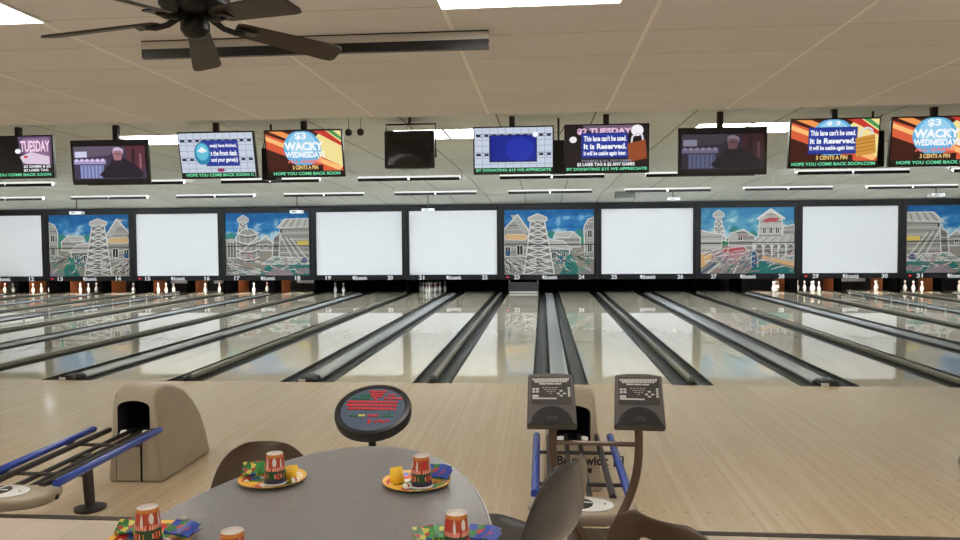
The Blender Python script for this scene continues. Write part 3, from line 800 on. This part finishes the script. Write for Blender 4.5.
TVS = [(-7.19, 3.02, 1.2, .56, 2, tv1, 'screen with black left half and purple advert at the far left edge', -7.06),
       (-5.82, 2.932, 1.05, .575, 4, tvm1, 'screen showing a man in a kitchen, left of the game messages', -5.72),
       (-4.375, 2.995, 1.01, .6, 12, tv3, 'screen with blue box telling that games have finished', -4.38),
       (-3.23, 2.995, 1.01, .6, 12, tv4, 'screen advertising a weekday special, left of the blank black monitor', -3.23),
       (-.579, 2.99, 1.0, .59, 3, tv6, 'screen with an empty dark blue box on a pale grid', -.594),
       (.563, 2.99, 1.03, .6, 3, tv7, 'reserved lane screen with brown padlock and dark background', .556),
       (1.95, 2.934, 1.05, .575, 2, tvm2, 'dim screen showing a man in a dark kitchen, right of centre', 1.917),
       (3.25, 3.005, 1.04, .59, 8, tv9, 'reserved lane screen with gold padlock on orange rays', 3.245),
       (4.41, 3.005, 1.04, .59, 8, tv4, 'screen advertising a weekday special at the right edge', 4.382)]
for x, z, w, h, tilt, fn, lab, pole in TVS:
    y0 = -.4
    t = thing('television', 'black framed %s' % lab, 'television', (x, y0, z))
    r = (math.radians(tilt), 0, 0)       # top leans toward the tables
    MB().box(-w / 2, w / 2, .0, .05, -h / 2, h / 2, BLACK).build('case', t, rot=r, bevel=.006)
    MB().box(-w * .3, w * .3, .05, .09, -h * .3, h * .3, BLACK).build('rear_cover', t, rot=r, bevel=.01)
    a = Art(w - .035, h - .035, .0003); fn(a); a.build('screen', t, (0, -.001, 0), r)
    ztop = ceil_z(y0 + .16) - z
    q = MB().box(-.034, .034, .13, .19, -.12, ztop, mat('pole_brown', (40, 30, 26), .5)); q.box(-.1, .1, .07, .14, -.1, .1, BLACK); q.build('mount_pole', t, (pole * 1.0174 - x + .004, 0, 0))
for x, z, h, lab in ((-3.79, 2.9, .42, 'narrow black box hung between the finished games screen and the special offer screen'), (-.017, 2.93, .42, 'narrow black box hung between the empty blue screen and the reserved lane screen'), (3.84, 2.96, .44, 'narrow black box hung between the gold padlock screen and the rightmost screen')):
    t = thing('equipment_box', lab, 'box', (x, -.15, z))
    MB().box(-.1, .1, 0, .2, -h / 2, h / 2, BLACK).build('case', t, bevel=.01)
    MB().tube([(0, .1, h / 2), (0, .1, ceil_z(-.05) - z)], .015, BLACK, 8).build('mount_rod', t)
    MB().tube([(-.1, .05, h / 2 - .02), (-.06, .03, h / 2 + .12), (.02, .06, h / 2 + .08), (.09, .04, h / 2 + .2)], .006, BLACK, 6).build('cable', t)
# blank tube monitor
t = thing('tube_monitor', 'blank black square monitor hung in an open metal bracket', 'monitor', (-1.885, -.4, 3.025))
b = MB(); b.box(-.315, .315, 0, .08, -.235, .235, BLACK); b.prism([(-.3, .08), (.3, .08), (.2, .42), (-.2, .42)], 'z', -.21, .19, BLACK); b.build('case', t, bevel=.012)
g = MB(); nx = 8; vs = []
for i in range(nx + 1):
    for j in range(nx + 1):
        u, v = i / nx * 2 - 1, j / nx * 2 - 1
        vs.append((u * .27, -.004 - .012 * (1 - u * u) * (1 - v * v), v * .195))
g.add(vs, [(i * (nx + 1) + j, (i + 1) * (nx + 1) + j, (i + 1) * (nx + 1) + j + 1, i * (nx + 1) + j + 1) for i in range(nx) for j in range(nx)], mat('tube_glass', (22, 21, 19), .12)); g.build('screen_glass', t)
b = MB(); b.tube([(-.3, .05, .2), (-.3, .05, .32), (.33, .05, .32), (.33, .05, -.1)], .012, BLACK, 8); b.box(-.06, .06, .03, .07, .32, .33, BLACK).tube([(0, .05, .33), (0, .05, .405)], .02, BLACK, 8); b.build('mount_bracket', t, sharp=60)
MB().tube([(-.02, .1, .23), (-.05, .08, .28), (-.01, .06, .34), (.03, .07, .3), (.01, .09, .23)], .006, CHROME, 6).build('cable', t)
for x, lab in ((-2.655, 'small black ceiling spotlight just right of the special offer screen'), (-2.5, 'small black ceiling spotlight, right one of the two by the blank monitor')):
    t = thing('spotlight', lab, 'spotlight', (x, -.4, 3.25))
    MB().lathe([(.02, -.04), (.042, -.025), (.045, .015), (.028, .04), (0, .045)], BLACK, 14).build('head', t, rot=(.5, 0, 0))
    MB().tube([(0, 0, .03), (0, 0.02, ceil_z(-.4) - 3.25)], .004, BLACK, 6).build('stem', t)
# projectors near the masks
for x, z, a_, b_ in ((-15.84, 2.918, 13, 14), (-8.25, 2.87, 17, 18), (-3.9, 2.88, 21, 22), (3.87, 3.13, 25, 26), (11.75, 3.15, 31, 32)):
    y = 14.1
    t = thing('projector', 'small white projector hung on a thin pole before lanes %s and %s' % (word(a_), word(b_)), 'projector', (x, y, z), group='projectors before the masks')
    MB().box(-.2, .2, -.13, .13, -.05, .05, mat('projector_white', (226, 228, 228), .4)).build('body', t, bevel=.02)
    MB().tube([(.09, .13, 0), (.09, .16, 0)], .035, BLACK, 12).build('projector_lens', t)
    for i in range(5): pass
    MB().box(-.12, .02, -.134, -.13, -.02, .02, mat('vent_grey', (120, 122, 122), .5)).build('vent', t)
    MB().tube([(0, 0, .05), (0, 0, ceil_z(y) - z)], .016, BLACK, 8).build('pole', t)
t = thing('air_vent', 'dark grey louvred air vent under the far ceiling above lanes twenty-five and twenty-six', 'air vent', (2.32, 13.6, ceil_z(13.2)))
MB().box(-.29, .29, -.2, .2, -.2, 0, mat('vent_frame', (60, 60, 56), .5)).build('frame', t)
for j in range(5): MB().box(-.25, .25, -.21, -.2001, -.18 + j * .034, -.16 + j * .034, mat('vent_slat', (40, 40, 38), .5)).build('slat', t)
# ------------------------------------------------------------------ ceiling fan
t = thing('ceiling_fan', 'dark five bladed ceiling fan hanging from the near ceiling at top left', 'ceiling fan', (-1.693, -6.534, 3.2))
FM = mat('fan_metal', (20, 17, 15), .4, .3)
MB().lathe([(0.0, 0), (.07, 0), (.07, -.03), (.03, -.07), (.0, -.07)], FM, 20).build('canopy', t)
MB().tube([(0, 0, -.06), (0, 0, -.24)], .014, FM, 10).build('rod', t)
MB().lathe([(.0, -.2), (.05, -.2), (.125, -.235), (.145, -.27), (.145, -.325), (.12, -.355), (.075, -.37), (0, -.37)], FM, 28).build('motor', t)
MB().lathe([(0, -.37), (.045, -.37), (.06, -.395), (.06, -.425), (.042, -.45), (.015, -.46), (0, -.46)], FM, 20).build('switch_cap', t)
for k in range(5):
    an = -20.6 + 72 * k
    rz = -math.radians(an)
    base = Matrix.Rotation(rz, 3, 'Z') @ Matrix.Rotation(math.radians(-5.7), 3, 'X')
    br = MB(); br.tube([(0, .06, .02), (0, .12, -.012), (0, .17, -.018), (0, .21, -.008)], [.017, .013, .013, .016], FM, 8); br.box(-.035, .035, .18, .26, -.012, -.005, FM)
    br.build('blade_arm', t, (0, 0, -.375), base.to_euler())
    L0, L1 = .17, .65
    ol = [(-.05, L0 + .03), (-.035, L0), (.035, L0), (.05, L0 + .03), (.07, L1 - .05), (.066, L1 - .015), (.045, L1), (-.045, L1), (-.066, L1 - .015), (-.07, L1 - .05)]
    bl = MB(); bl.prism(ol, 'z', -.005, .005, M_BLADE)
    bl.build('blade', t, (0, 0, -.375), (base @ Matrix.Rotation(math.radians(-15), 3, 'Y')).to_euler(), bevel=.002)

# ------------------------------------------------------------------ ball returns
def arch(w, z0, z1, n=10):
    pts = [(-w, z0), (w, z0), (w, z1 - .05)]
    for i in range(n + 1):
        a = PI * i / n
        pts.append((w * math.cos(a) * .98, z1 - .05 + .05 * math.sin(a)))
    pts.append((-w, z1 - .05)); return pts
def hood_mesh():
    pr = [(0.0, 0.0), (.012, .63), (.03, .70), (.09, .732), (.2, .737), (.34, .71), (.49, .65), (.64, .53), (.75, .385), (.82, .21), (.86, 0.0)]
    m = MB(); m.prism(pr, 'x', -.222, .222, M_HOOD); m.slot(DARK)
    m.v = [(x * (1 - .27 * z / .74), y, z) for x, y, z in m.v]
    h = m.build('hood_tmp', bevel=.03, sharp=45)
    h.modifiers['bevel'].segments = 4; h.modifiers['bevel'].limit_method = 'ANGLE'; h.modifiers['bevel'].angle_limit = math.radians(55)
    c = MB(); c.slot(M_HOOD); c.prism(arch(.132, .356, .645), 'y', -.1, .5, DARK); c.box(.05, .066, -.1, .03, -.05, .35, DARK); c.box(-.15, -.145, -.1, .015, -.05, .3, DARK)
    cu = c.build('cut_tmp')
    bo = h.modifiers.new('cut', 'BOOLEAN'); bo.object = cu; bo.operation = 'DIFFERENCE'; bo.solver = 'EXACT'
    dg = bpy.context.evaluated_depsgraph_get(); dg.update()
    me = bpy.data.meshes.new_from_object(h.evaluated_get(dg)); me.name = 'hood'
    bpy.data.objects.remove(h); bpy.data.objects.remove(cu)
    me.polygons.foreach_set('use_smooth', [True] * len(me.polygons)); me.set_sharp_from_angle(angle=math.radians(30))
    return me
HOOD = hood_mesh()
def ball_return(c, label):
    t = thing('ball_return', label, 'ball return', (c - (.03 if c < -1 else .01), -4.13, 0), group='ball returns on the approach')
    h = bpy.data.objects.new('hood', HOOD); COL.objects.link(h); h.parent = t
    for s in (-1, 1): MB().lathe([(0, -.03), (.026, -.03), (.032, 0), (.026, .03), (0, .03)], mat('roller_white', (214, 212, 206), .5), 14).build('roller', t, (s * .085, .03, .38), (0, PI / 2, 0))
    for s in (-1, 1):
        m = MB(); m.tube([(s * .265, -.08, .445), (s * .265, -.1, .445), (s * .265, -1.3, .43)], [.02, .026, .026], BLUE, 14); m.build('side_rail', t)
        MB().tube([(s * .175, -.03, .425), (s * .175, -1.3, .415)], .021, RAILB, 10).build('ball_rail', t)
        MB().tube([(s * .05, .1, .4), (s * .05, -.05, .395), (s * .05, -1.3, .385)], .017, RAILB, 10).build('ball_rail', t)
    for y in (-.38, -1.05):
        MB().tube([(-.25, y, .405), (.25, y, .405)], .013, RAILB, 8).build('cross_bar', t)
        for s in (-1, 1): MB().box(s * .262 - .012, s * .262 + .012, y - .03, y + .03, .4, .44, RAILB).build('bracket', t)
    # nose tray
    tr = MB(); ol = [(-.285, -1.27), (.285, -1.27), (.3, -1.36), (.29, -1.44), (.23, -1.51), (.11, -1.555), (-.11, -1.555), (-.23, -1.51), (-.29, -1.44), (-.3, -1.36)]
    n = len(ol)
    lv = [(.345, .95), (.36, .98), (.39, 1.0), (.405, .985), (.412, .95)]
    vs = []
    for z, sc in lv: vs += [(x * sc, -1.4 + (y + 1.4) * sc, z) for x, y in ol]
    fs = [tuple(range(n))[::-1], tuple((len(lv) - 1) * n + i for i in range(n))]
    for l in range(len(lv) - 1): fs += [(l * n + i, l * n + (i + 1) % n, (l + 1) * n + (i + 1) % n, (l + 1) * n + i) for i in range(n)]
    tr.add(vs, fs, M_HOOD); tray = tr.build('tray', t, sharp=60)
    dv = MB(); dv.lathe([(0, .0), (.145, .0), (.148, .006), (.14, .01), (0, .01)], mat('vent_plate', (206, 206, 202), .4), 32, (0.02, 0, 0), sx=1.0, sy=.72); dv.build('air_vent_plate', tray, (.0, -1.42, .412))
    fv = MB(); fv.lathe([(0, .0), (.084, .0), (.084, .004), (0, .004)], BLACK, 28); fv.lathe([(0, .004), (.024, .004), (.02, .012), (0, .013)], WHITE, 16)
    for k in range(5):
        a = 2 * PI * k / 5
        fv.box(0, 0, 0, 0, 0, 0, WHITE) if False else fv.tube([(.02 * math.cos(a), .02 * math.sin(a), .008), (.078 * math.cos(a), .078 * math.sin(a), .007)], .0035, WHITE, 6)
    fv.build('fan_grille', tray, (-.03, -1.42, .4222))
    MB().lathe([(0, 0), (.006, 0), (.006, .003), (0, .003)], BLACK, 10).build('button', tray, (.12, -1.42, .4222))
    for s in (-1, 1): MB().tube([(s * .275, -1.34, .365), (s * .3, -1.34, .365)], .016, BLACK, 10).build('bolt', tray)
    pl = MB(); pl.prism([(-.035, .4), (.035, .4), (.03, .03), (-.03, .03)], 'x', -.02, .02, RAILB)
    pl.v = [(x + .0, y - .6 + (.4 - z) * .08, z) for x, y, z in pl.v]; pl.build('post', t)
    MB().lathe([(0, 0), (.105, 0), (.105, .018), (.06, .034), (0, .036)], RAILB, 24).build('foot', t, (0, -.57, 0))
    MB().box(-.1, .1, -.62, -.58, .34, .366, RAILB).build('cross_bar', t)
    return t
BR = [(-2 * P, 'beige ball return at the far left, beyond the left one'), (-P, 'beige ball return with blue rails standing left of the table'), (0.0, 'beige ball return with blue rails behind the two keypad consoles'), (P, 'beige ball return at the right edge of the approach')]
rets = [ball_return(c, l) for c, l in BR[1:]]
rt = rets[1]
# name plate bolted to the right rail of the centre return
pl = MB().box(-.14, .36, -.004, 0, .245, .345, CLEAR)
a = Art(.5, .1); a.text('Brunswick', .04, .18, .78, .88, INK, .04); a.rect(.84, .12, .985, .88, INK)
a.path([(.88, .78), (.955, .78), (.955, .3)], .006, W_ if False else WHITE); a.path([(.88, .78), (.88, .5), (.955, .5)], .006, WHITE)
plate = pl.build('name_plate', rt, (.0, -.2, 0))
a.build('brand_lettering', plate, (.11, -.0045, .295))

# ------------------------------------------------------------------ keypad consoles
st = thing('keypad_console', 'twin keypad console on curved bronze tubes before the centre ball return', 'keypad console', (.04, -5.87, RAISE))
z0 = -RAISE
def pathbez(p, n=14):
    out = []
    for i in range(n + 1):
        t_ = i / n
        q = [Vector(v) for v in p]
        while len(q) > 1: q = [q[j].lerp(q[j + 1], t_) for j in range(len(q) - 1)]
        out.append(q[0])
    return out
MB().tube(pathbez([(-.22, .05, .93 + z0), (-.22, .05, .75 + z0), (-.235, .02, .62 + z0), (-.11, 0, .48 + z0), (-.06, 0, .0)]), .021, BRONZE, 14).build('tube_leg', st)
MB().tube(pathbez([(.215, .05, .93 + z0), (.225, .05, .72 + z0), (.22, .02, .62 + z0), (.1, 0, .44 + z0), (.05, 0, .0)]), .021, BRONZE, 14).build('tube_leg', st)
MB().tube([(-.215, .05, .835 + z0), (.215, .05, .83 + z0)], .012, BRONZE, 10).build('cross_bar', st)
MB().lathe([(0, 0), (.15, 0), (.15, .01), (.08, .02), (0, .02)], BRONZE, 24).build('base', st)
def keypad(x, rz):
    tilt = math.radians(-38)
    rot = (Matrix.Rotation(rz, 3, 'Z') @ Matrix.Rotation(tilt, 3, 'X')).to_euler()
    W, H = .235, .295
    b = MB(); ol = [(-W / 2 - .008, -H / 2), (W / 2 + .008, -H / 2), (W / 2, H / 2 - .01), (W * .2, H / 2), (-W * .2, H / 2), (-W / 2, H / 2 - .01)]
    b.prism(ol, 'y', -.0, .055, PADM)
    o = b.build('keypad', st, (x - .01, .02, 1.068 + z0), rot, bevel=.008)
    f = Art(W - .03, H - .14, .0006); f.rect(0, 0, 1, 1, PADF); ks = KEYM
    for r_, (n, u0, u1, v) in enumerate(((15, .03, .97, .88), (14, .07, .95, .8), (13, .1, .9, .72))):
        for i in range(n): u = u0 + (u1 - u0) * i / n; f.rect(u, v, u + (u1 - u0) / n * .75, v + .055, ks)
    for i in range(3): f.rect(.2 + i * .19, .63, .37 + i * .19, .68, ks)
    for r_, (n, u0, v) in enumerate(((5, .28, .5), (4, .33, .42), (3, .38, .34), (1, .46, .27))):
        for i in range(n): f.rect(u0 + i * .08, v, u0 + i * .08 + .05, v + .02, ks)
    for u, v in ((.03, .4), (.12, .4), (.03, .3), (.12, .3)): f.rect(u, v, u + .07, v + .07, ks)
    for u, v in ((.7, .34), (.63, .24), (.78, .24), (.7, .16)): f.rect(u, v, u + .075, v + .055, ks)
    for i in range(4): f.rect(.9, .42 - i * .09, .96, .49 - i * .09, ks)
    f.rect(.03, .12, .18, .2, ks); f.rect(.03, .05, .62, .1, ks)
    f.build('key_face', o, (0, -.0008, .045))
    w = MB(); pts = [(-.115, -.142)]
    for i in range(13): a_ = PI - PI * i / 12; pts.append((.104 * math.cos(a_) + .0, -.128 + .085 * math.sin(a_) ** 1.3))
    pts.append((.115, -.142)); w.prism(pts, 'y', -.006, -.0002, mat('wrist_pad', (10, 9, 9), .4)); w.lathe([(.03, 0), (.026, .003), (0, .004)], mat('wrist_pad_dot', (34, 30, 30), .4), 20)
    # dot drawn flat on the pad
    k0 = len(w.v) - 60
    for i in range(k0, len(w.v)): x_, y_, z_ = w.v[i]; w.v[i] = (x_, -.006 - z_, y_ * .6 - .115)
    w.build('rest_pad', o)
keypad(-.215, math.radians(1)); keypad(.225, math.radians(-4))
# round keyboard on a stalk
kb = thing('round_keyboard', 'round black keyboard with red and green keys on a dark stalk', 'keyboard', (-1.115, -5.87, RAISE))
MB().tube([(0, .02, 0), (0, .02, .58)], .02, BLACK, 12).build('stalk', kb)
MB().lathe([(0, 0), (.13, 0), (.13, .012), (.05, .025), (0, .026)], BLACK, 24).build('base', kb)
rot = (math.radians(27), 0, 0)
hd = MB().lathe([(0, -.06), (.16, -.06), (.196, -.035), (.2, 0), (.195, .018), (.175, .022), (.168, .014), (0, .014)], BLACK, 44); 
head = hd.build('keyboard_head', kb, (.012, 0, 1.008 - RAISE - .01), rot)
fp = MB(); fp.lathe([(.167, .0142), (0, .0146)], mat('keyboard_face', (70, 84, 104), .45), 40)
KR, KG, KY = mat('key_red', (196, 44, 44), .45), mat('key_green', (24, 104, 66), .45), mat('key_yellow', (190, 190, 90), .45)
def key(x, y, m, w=.0145, h=.014):
    x *= 1.14; y *= 1.22; y -= .006; fp.box(x - w / 2, x + w / 2, y - h / 2, y + h / 2, .0147, .018, m)
for r_, n in enumerate((5, 4, 3, 1)):
    for i in range(n): key((i - (n - 1) / 2) * .0165, .118 - r_ * .0165, KR)
for r_ in range(3):
    for i in range(12): key(-.105 + i * .0185, .048 - r_ * .022, KR, .0155, .017)
key(-.118, .048, KR, .02); key(-.118, .026, KR, .02)
for i in range(5): key(-.107 + i * .018, .073, KG)
for i in range(3): key(-.068 + i * .018, .095, KG)
for i in range(5): key(.045 + i * .018, .073, KR)
for i in range(2): key(.06 + i * .018, .095, KR)
for x in (-.09, -.072): key(x, -.022 - .018, KG)
for x in (-.05, -.034): key(x, -.04, KY)
for i in range(3): key(-.008 + i * .016, -.04, KR)
for i in range(3): key(.062 + i * .018, -.04, KG)
key(.08, -.022, KG); key(0, -.07, KR); key(.0, -.086, KR, .01)
for i in range(4): key(.03 + i * .017, -.078 + (i % 2) * .006, KR)
fp.build('key_face', head, sharp=20)

# ------------------------------------------------------------------ table
TZ = .74
tb = thing('settee_table', 'oval grey speckled laminate table set with party plates and cups', 'table', (-.865, -7.95, RAISE))
m = MB(); N = 72
ol = [(.52 * math.cos(2 * PI * i / N), 1.15 * math.sin(2 * PI * i / N)) for i in range(N)]
m.prism(ol, 'z', TZ - .028, TZ, M_LAMINATE); m.build('tabletop', tb, bevel=.004)
m = MB(); ol2 = [(x * 1.004, y * 1.002) for x, y in ol]
vs = [(x, y, TZ - .026) for x, y in ol] + [(x, y, TZ - .004) for x, y in ol] + [(x * 1.008, y * 1.004, TZ - .004) for x, y in ol] + [(x * 1.008, y * 1.004, TZ - .026) for x, y in ol]
fs = []
for i in range(N):
    j = (i + 1) % N
    for l in range(4): a_, b_ = l * N, ((l + 1) % 4) * N; fs.append((a_ + i, a_ + j, b_ + j, b_ + i))
m.add(vs, fs, mat('edge_band', (196, 194, 192), .4)); m.build('edge_band', tb)
for y in (.5, -.5):
    MB().tube([(0, y, .03), (0, y, TZ - .03)], .04, BLACK, 16).build('pedestal', tb)
    MB().lathe([(0, 0), (.24, 0), (.23, .018), (.06, .04), (0, .04)], BLACK, 28).build('base', tb, (0, y, 0))
TOP = RAISE + TZ
# ------------------------------------------------------------------ party settings
CUPR = plastic('cup_red', (158, 42, 34), (176, 80, 40), .4); CUPY = mat('cup_orange', (190, 120, 50), .4); CUPG = mat('cup_green', (28, 66, 32), .4); CUPN = mat('cup_navy', (30, 28, 64), .4)
CW = mat('cup_white', (206, 198, 190), .5); CPK = mat('cup_pink', (236, 160, 140), .5)
def cup(x, y, rz, label):
    t = thing('party_cup', label, 'cup', (x, y, TOP + .006), (0, 0, rz), 'party cups upside down on the plates')
    H = .098; rb, rt_ = .036, .0265
    def r_at(z): return rb + (rt_ - rb) * z / H
    m = MB()
    zs = [(.0, .0378), (.003, .0385), (.006, .0372), (.008, r_at(.008)), (.018, r_at(.018)), (.046, r_at(.046)), (.088, r_at(.088)), (H, rt_), (H, rt_ - .0015), (H - .007, rt_ - .002)]
    m.lathe([(r, z) for z, r in zs], CUPR, 30, mats=[CW, CW, CUPN, CUPN, CUPG, CUPR, CUPY, CW, CW, CW]); m.build('cup_wall', t)
    MB().lathe([(rt_ - .0021, H - .007), (0, H - .0068)], CW, 30).build('cup_bottom', t)
    d = MB()
    def patch(pts, mm, e=.0006):
        # denser outline around the cone
        vs = []
        for a0, z0_ in pts: r = r_at(z0_) + e; vs.append((r * math.cos(a0), r * math.sin(a0), z0_))
        d.add(vs, [tuple(range(len(vs)))], mm)
    for q in range(4):
        a0 = q * PI / 2
        patch([(a0 + .22 * math.cos(w), .074 + .014 * math.sin(w)) for w in [2 * PI * i / 14 for i in range(14)]], RED if q % 2 == 0 else CW)
        patch([(a0 + .75 + .1 * math.cos(w) * (1.2 - .6 * math.sin(w)), .07 + .018 * math.sin(w)) for w in [2 * PI * i / 14 for i in range(14)]], CW)
        patch([(a0 + .4 + .3 * math.cos(w), .03 + .010 * math.sin(w)) for w in [2 * PI * i / 16 for i in range(16)]], RED)
        for i in range(7): patch([(a0 - .2 + i * .2, .046), (a0 - .07 + i * .2, .046), (a0 - .05 + i * .2, .058), (a0 - .16 + i * .2, .058)], CPK, .0011)
        for i in range(4): patch([(a0 + i * .3, .024), (a0 + .1 + i * .3, .024), (a0 + .08 + i * .3, .038), (a0 + .0 + i * .3, .036)], CUPY if i % 2 else CPK, .0012)
    d.build('cup_print', t, sharp=-20)
    return t
def plate(x, y, label):
    o = MB().lathe([(0, .0005), (.075, .0005), (.082, .003), (.108, .013), (.111, .0145), (.1105, .0155), (.107, .0145), (.081, .0045), (.075, .002), (0, .002)], M_PLATE, 44).build('party_plate', None, (x, y, TOP + .0003))
    return tag(o, label, 'plate', 'party plates on the oval table')
def napkin(x, y, rz, m, label, tilt=58, w=.085, h=.056):
    t = MB(); n = 6
    vs = []; 
    for L in (0, 1):
        for i in range(n + 1):
            for j in range(n + 1):
                u, v = i / n - .5, j / n
                vs.append((u * w, (.004 + .010 * v * (1 - L) + .002 * math.sin(u * 9)) * (1 if L == 0 else -1), v * h * (1 - .18 * abs(u))))
    M1 = (n + 1) ** 2
    for L in (0, 1):
        for i in range(n):
            for j in range(n):
                a_ = L * M1 + i * (n + 1) + j
                t.add([vs[a_], vs[a_ + n + 1], vs[a_ + n + 2], vs[a_ + 1]], [(0, 1, 2, 3)], m)
    for i in range(n):
        a_, b_ = i * (n + 1), (i + 1) * (n + 1)
        t.add([vs[a_], vs[b_], vs[M1 + b_], vs[M1 + a_]], [(0, 1, 2, 3)], m)
    o = t.build('napkin', None, (x, y, TOP + .021), (math.radians(-tilt), 0, rz), sharp=60)
    return tag(o, label, 'napkin', 'folded napkins on the plates')
def card(x, y, rz, label, m):
    t = MB(); t.add([(-.025, 0, 0), (.025, 0, 0), (.018, .02, .05), (-.02, .02, .046)], [(0, 1, 2, 3)], m); t.add([(-.025, 0.0, 0), (.025, .0, 0), (.022, .05, .003), (-.02, .05, .003)], [(0, 1, 2, 3)], m)
    o = t.build('folded_card', None, (x, y, TOP + .006), (0, 0, rz)); s = o.modifiers.new('thick', 'SOLIDIFY'); s.thickness = .0012
    return tag(o, label, 'card', 'folded yellow cards on the plates')
def candy(x, y, rz, label):
    o = MB().box(-.013, .013, -.01, .01, 0, .012, WHITE).box(-.004, .004, -.0102, .0102, .002, .0124, RED).build('candy_box', None, (x, y, TOP + .007), (0, 0, rz), bevel=.002)
    return tag(o, label, 'candy box', 'little candy boxes on the plates')
YC = mat('yellow_card', (236, 190, 40), .5)
where = ['on the far left plate beside the brown chair', 'on the far right plate of the table', 'on the near left plate at the table edge', 'on the near right plate beside the grey chair', 'on the near middle plate at the bottom']
pw = ['far left party plate, in front of the brown chair', 'far right party plate near the tip of the table', 'near left party plate at the left table edge', 'near right party plate beside the pale grey seat', 'near middle party plate at the bottom edge']
spots = [(-1.124, -7.24), (-.64, -7.24), (-1.265, -7.74), (-.452, -7.73), (-.975, -7.88)]
for i, (x, y) in enumerate(spots):
    plate(x, y, 'yellow rimmed paper plate, ' + pw[i])
    cup(x + (.02 if i < 2 else .004), y - .03, [.3, 2.1, .8, 3.9, 5.0][i], 'upside down red and orange party cup ' + where[i])
    l = -1 if i != 1 and i != 3 else 1
    napkin(x + l * .062, y + .005, -l * .25, M_PARTY if i in (0, 2) else M_PARTY2, tilt=58 if i < 2 else 72, label='folded ' + ('green' if i in (0, 2) else 'blue') + ' printed napkin ' + where[i])
    if i < 2: card(x - l * .062, y - .012, l * .3, 'small folded yellow card ' + where[i], YC); candy(x - l * (.085 if i == 0 else .02), y - .055 if i else y - .02, .5, 'tiny white and red candy box ' + where[i])
    else: napkin(x - l * .066, y - .004, l * .3, M_PARTY if i > 2 else M_PARTY2, tilt=74, label='second folded ' + ('green' if i > 2 else 'blue') + ' napkin ' + where[i])
o = MB().lathe([(0, 0), (.009, .004), (.011, .012), (.008, .02), (0, .023)], CHROME, 14, sx=1, sy=1.8)
fk = o.tube([(0, .015, .008), (.012, .06, .006)], .003, CHROME, 6).build('party_spoon', None, (-1.225, -7.66, TOP + .0155), (0, .2, -.6)); tag(fk, 'small silvery spoon sticking out behind the near left cup', 'spoon')

# ------------------------------------------------------------------ shell chairs
def chair(loc, rz, m, label, hole=False):
    t = thing('shell_chair', label, 'chair', loc, (0, 0, rz), 'plastic shell chairs round the tables')
    prof = [(.225, .42), (.215, .45), (.15, .46), (.06, .448), (-.05, .44), (-.13, .447), (-.185, .48), (-.215, .54), (-.235, .61), (-.252, .68), (-.267, .74), (-.278, .785), (-.286, .81)]
    wid = [.17, .195, .21, .215, .215, .21, .212, .22, .218, .204, .178, .135, .08]
    nu = 10; bm = bmesh.new(); g = []
    for (y, z), w in zip(prof, wid):
        row = []
        for i in range(nu + 1):
            u = i / nu * 2 - 1
            back = min(1, max(0, (z - .46) / .1)) if y < 0 else 0
            row.append(bm.verts.new((u * w, y + back * .026 * u * u, z + (1 - back) * .022 * u ** 4)))
        g.append(row)
    for a_ in range(len(prof) - 1):
        for i in range(nu):
            if hole and a_ == 9 and 3 <= i <= 6: continue
            bm.faces.new((g[a_][i], g[a_][i + 1], g[a_ + 1][i + 1], g[a_ + 1][i]))
    bmesh.ops.recalc_face_normals(bm, faces=bm.faces)
    me = bpy.data.meshes.new('shell'); bm.to_mesh(me); bm.free(); me.materials.append(m)
    me.polygons.foreach_set('use_smooth', [True] * len(me.polygons))
    o = bpy.data.objects.new('shell', me); COL.objects.link(o); o.parent = t
    s = o.modifiers.new('thick', 'SOLIDIFY'); s.thickness = .008; s.offset = 0
    s = o.modifiers.new('smooth', 'SUBSURF'); s.levels = 2; s.render_levels = 2
    for sx in (-1, 1):
        for sy in (-1, 1):
            MB().tube([(sx * .13, sy * .1, .435), (sx * .17, sy * .15, .41), (sx * .215, sy * .22, .0)], .011, CHROME, 10).build('leg', t)
        MB().tube([(sx * .17, -.15, .41), (sx * .17, .15, .41)], .009, CHROME, 8).build('frame_bar', t)
    return t
c_ = chair((-1.31, -7.10, RAISE), math.radians(177), M_BROWN, 'brown plastic shell chair pushed in at the far left of the table'); c_.scale = (1, 1, .936)
chair((-.37, -7.04, RAISE), math.radians(60), M_GREY, 'grey plastic shell chair on the right side of the table')
chair((.255, -7.47, RAISE), math.radians(-42), M_BROWN, 'brown shell chair with hand hole at the bottom right of the grey chair', True)

# ------------------------------------------------------------------ world and view
w = bpy.data.worlds.new('world'); SC.world = w; w.use_nodes = True
w.node_tree.nodes['Background'].inputs[0].default_value = (0.02, 0.02, 0.02, 1); w.node_tree.nodes['Background'].inputs[1].default_value = 1.0
SC.view_settings.view_transform = 'Standard'; SC.view_settings.look = 'None'; SC.view_settings.exposure = 0.0; SC.view_settings.gamma = 1.0
SC.view_settings.use_curve_mapping = False
